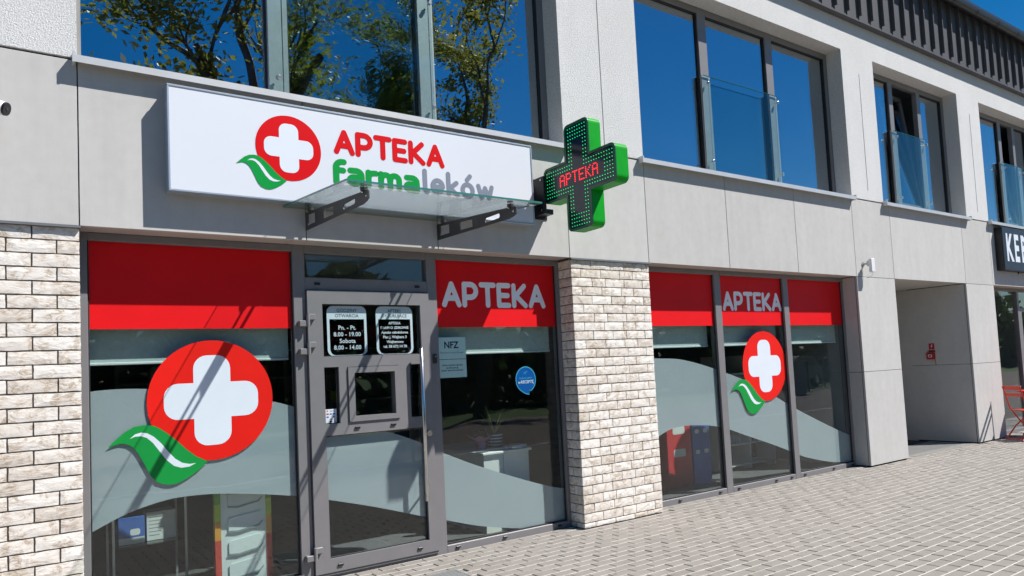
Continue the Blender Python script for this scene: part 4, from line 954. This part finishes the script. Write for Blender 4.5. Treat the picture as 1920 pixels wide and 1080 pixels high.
for y in (-.255, .255): obj('stretcher', MB().tube([(tx_-.17, ty_+y, .04), (tx_+.17, ty_+y, .04)], .008, 8), 'chair_red', tb)

# ================================================================== ACROSS THE CAR PARK (seen mirrored in the glass)
def tree(name, label, x_, y, h, seed, lean=(0, 0), leaf='leaf_mid', first=5.5, leaves=11, lsize=.16, group=None, spread=1.0, width=1.0, girth=.017):
    rg = random.Random(seed); t = thing(name, label, 'tree', (x_, y, -.06), group); wood = MB(); tips = []
    def grow(p, d, ln, r, lv):
        n = 5; pts = [p]; rs = [r]
        for i in range(n):
            d = (d+Vector((rg.gauss(0, .10), rg.gauss(0, .10), rg.gauss(.04, .06)))).normalized(); pts.append(pts[-1]+d*ln/n); rs.append(r*(1-.45*(i+1)/n))
        wood.tube(pts, rs, 8 if lv < 2 else 5, caps=lv > 2)
        if lv >= 2: tips.extend((q, d) for q in pts[2:])
        if lv >= 4: return
        k = (5, 3, 3, 2)[lv]
        for i in range(k):
            j = rg.randint(2, n) if lv else rg.randint(3, n); a = rg.uniform(0, 6.283); tilt = rg.uniform(.35, .95)*(spread if lv else 1); o1 = d.orthogonal().normalized(); o2 = d.cross(o1)
            nd = (d*math.cos(tilt)+(o1*math.cos(a)+o2*math.sin(a))*math.sin(tilt)); nd.z = max(nd.z, -.1)
            grow(pts[j], nd.normalized(), ln*(rg.uniform(.28, .40)*width if lv == 0 else rg.uniform(.48, .68)), rs[j]*rg.uniform(.50, .68), lv+1)
    grow(Vector((x_, y, -.1)), Vector((lean[0], lean[1], 1)).normalized(), h*.62, h*girth, 0)
    obj('trunk', wood, 'bark', t, smooth=True)
    cr_ = MB()
    for q, d in tips:
        for _ in range(leaves):
            if rg.random() < .2: continue
            c = q+Vector((rg.gauss(0, .30), rg.gauss(0, .30), rg.gauss(-.03, .22))); a = Vector((rg.gauss(0, 1), rg.gauss(0, 1), rg.gauss(0, .6))).normalized(); b = a.orthogonal().normalized(); b = (Matrix.Rotation(rg.uniform(0, 6.28), 3, a) @ b); s = lsize*rg.uniform(.6, 1.25)
            cr_.quad(c-a*s*.5, c+b*s*.28, c+a*s*.5, c-b*s*.28)
    cr_o = obj('crown', cr_, leaf, t, kind='stuff'); return t
tree('street_tree', 'tall tree with a forked trunk mirrored in the first upstairs window', 7.3, -14.2, 15.0, 12, (-.01, 0), leaves=13, lsize=.19, girth=.030, group='trees across the car park', spread=.9)
tree('street_tree', 'broad leafy tree mirrored at the end of the first upstairs window', 12.7, -14.4, 15.5, 23, (0, 0), leaves=34, lsize=.19, width=1.25, group='trees across the car park', spread=.9)
tree('street_tree', 'dark tree across the car park mirrored in the lower glass', 24, -34, 13, 31, leaf='leaf_dark', leaves=6, lsize=.4, group='trees across the car park')
tree('street_tree', 'farther dark tree across the road mirrored in the lower glass', 40, -36, 14, 37, leaf='leaf_dark', leaves=6, lsize=.4, group='trees across the car park')
tree('street_tree', 'dark tree beyond the lawn mirrored in the kebab window', 66, -40, 12, 41, leaf='leaf_dark', leaves=6, lsize=.4, group='trees across the car park')
tl = MB(); rg = random.Random(77)
for k in range(26000):
    x_ = rg.uniform(-25, 95); hmax = 4.3+.9*math.sin(x_*.21)+.7*math.sin(x_*.57+1)+.5*math.sin(x_*1.3); zz = hmax*rg.random()**.8; c = Vector((x_, -21+rg.gauss(0, 1.2)*(1.2-zz/9), zz))
    a = Vector((rg.gauss(0, 1), rg.gauss(0, 1), rg.gauss(0, .7))).normalized(); b = a.orthogonal().normalized(); b = Matrix.Rotation(rg.uniform(0, 6.28), 3, a) @ b; q = rg.uniform(.25, .55); tl.quad(c-a*q, c+b*q*.6, c+a*q, c-b*q*.6)
tlo = obj('treeline', tl, 'leaf_dark', kind='stuff'); tag(tlo, 'dark belt of shrubs and trees across the car park mirrored in the shop glass', 'shrubs')
uc = thing('utility_cabinet', 'grey utility cabinet across the car park mirrored in the three pane window', 'cabinet', (27, -12.4, -.05))
obj('case', MB().bbox(26.55, 27.35, -12.75, -12.2, .02, 1.25, .01), 'cabinet_grey', uc); obj('lid', MB().bbox(26.5, 27.4, -12.8, -12.15, 1.2501, 1.32, .01), 'cabinet_grey', uc); obj('plinth', MB().box(26.6, 27.3, -12.7, -12.25, -.1, .0199), 'kerb_concrete', uc)
fn = thing('wire_fence', 'dark wire fence across the car park mirrored in the three pane window', 'fence', (31, -13.5, -.05))
for i in range(5): obj('post', MB().box(28+i*1.5-.025, 28+i*1.5+.025, -13.525, -13.475, -.1, 1.4), 'gutter_metal', fn)
for i in range(40): obj('wire', MB().box(28.05+i*.15, 28.062+i*.15, -13.506, -13.494, .02, 1.36), 'gutter_metal', fn)
for z in (.05, .5, .95, 1.33): obj('rail', MB().box(28, 34, -13.515, -13.485, z, z+.02), 'gutter_metal', fn)
# parked car
cp = thing('parked_car', 'grey hatchback parked across the car park mirrored in the three pane window', 'car', (32.5, -16.6, -.06))
prof = [(0, .35), (.05, .62), (.25, .78), (1.05, .92), (1.75, 1.42), (2.1, 1.50), (3.3, 1.48), (3.85, 1.05), (4.05, .95), (4.12, .6), (4.08, .35), (3.62, .30), (3.5, .55), (3.25, .65), (3.0, .55), (2.88, .30), (1.12, .30), (1.0, .55), (.75, .65), (.5, .55), (.38, .30)]
x0_, y0_ = 30.5, -17.45
obj('body', MB().plate([[(a, b) for a, b in prof]], (x0_, y0_+1.7, 0), EX, EZ, 1.7), 'car_paint', cp)
for yy in (y0_-.004, y0_+1.6994):
    for q in ([(1.2,.95),(1.78,1.36),(2.25,1.42),(2.25,.95)], [(2.32,.95),(2.32,1.42),(3.2,1.40),(3.5,1.08),(3.5,.95)]): obj('side_window', MB().plate([q], (x0_, yy+.0046, 0), EX, EZ, .0046), 'car_glass', cp)
for wx in (.75, 3.25):
    for wy in (y0_+.02, y0_+1.48):
        wh = obj('wheel', MB().tube([(x0_+wx, wy, .27), (x0_+wx, wy+.2, .27)], .31, 24), 'tyre_rubber', cp); obj('rim', MB().tube([(x0_+wx, wy-.004, .27), (x0_+wx, wy+.204, .27)], .2, 20), 'steel', wh)
for yy in (y0_+.15, y0_+1.25): obj('headlight', MB().bbox(x0_+.02, x0_+.2, yy, yy+.3, .62, .74, .01), 'lamp_lens', cp)
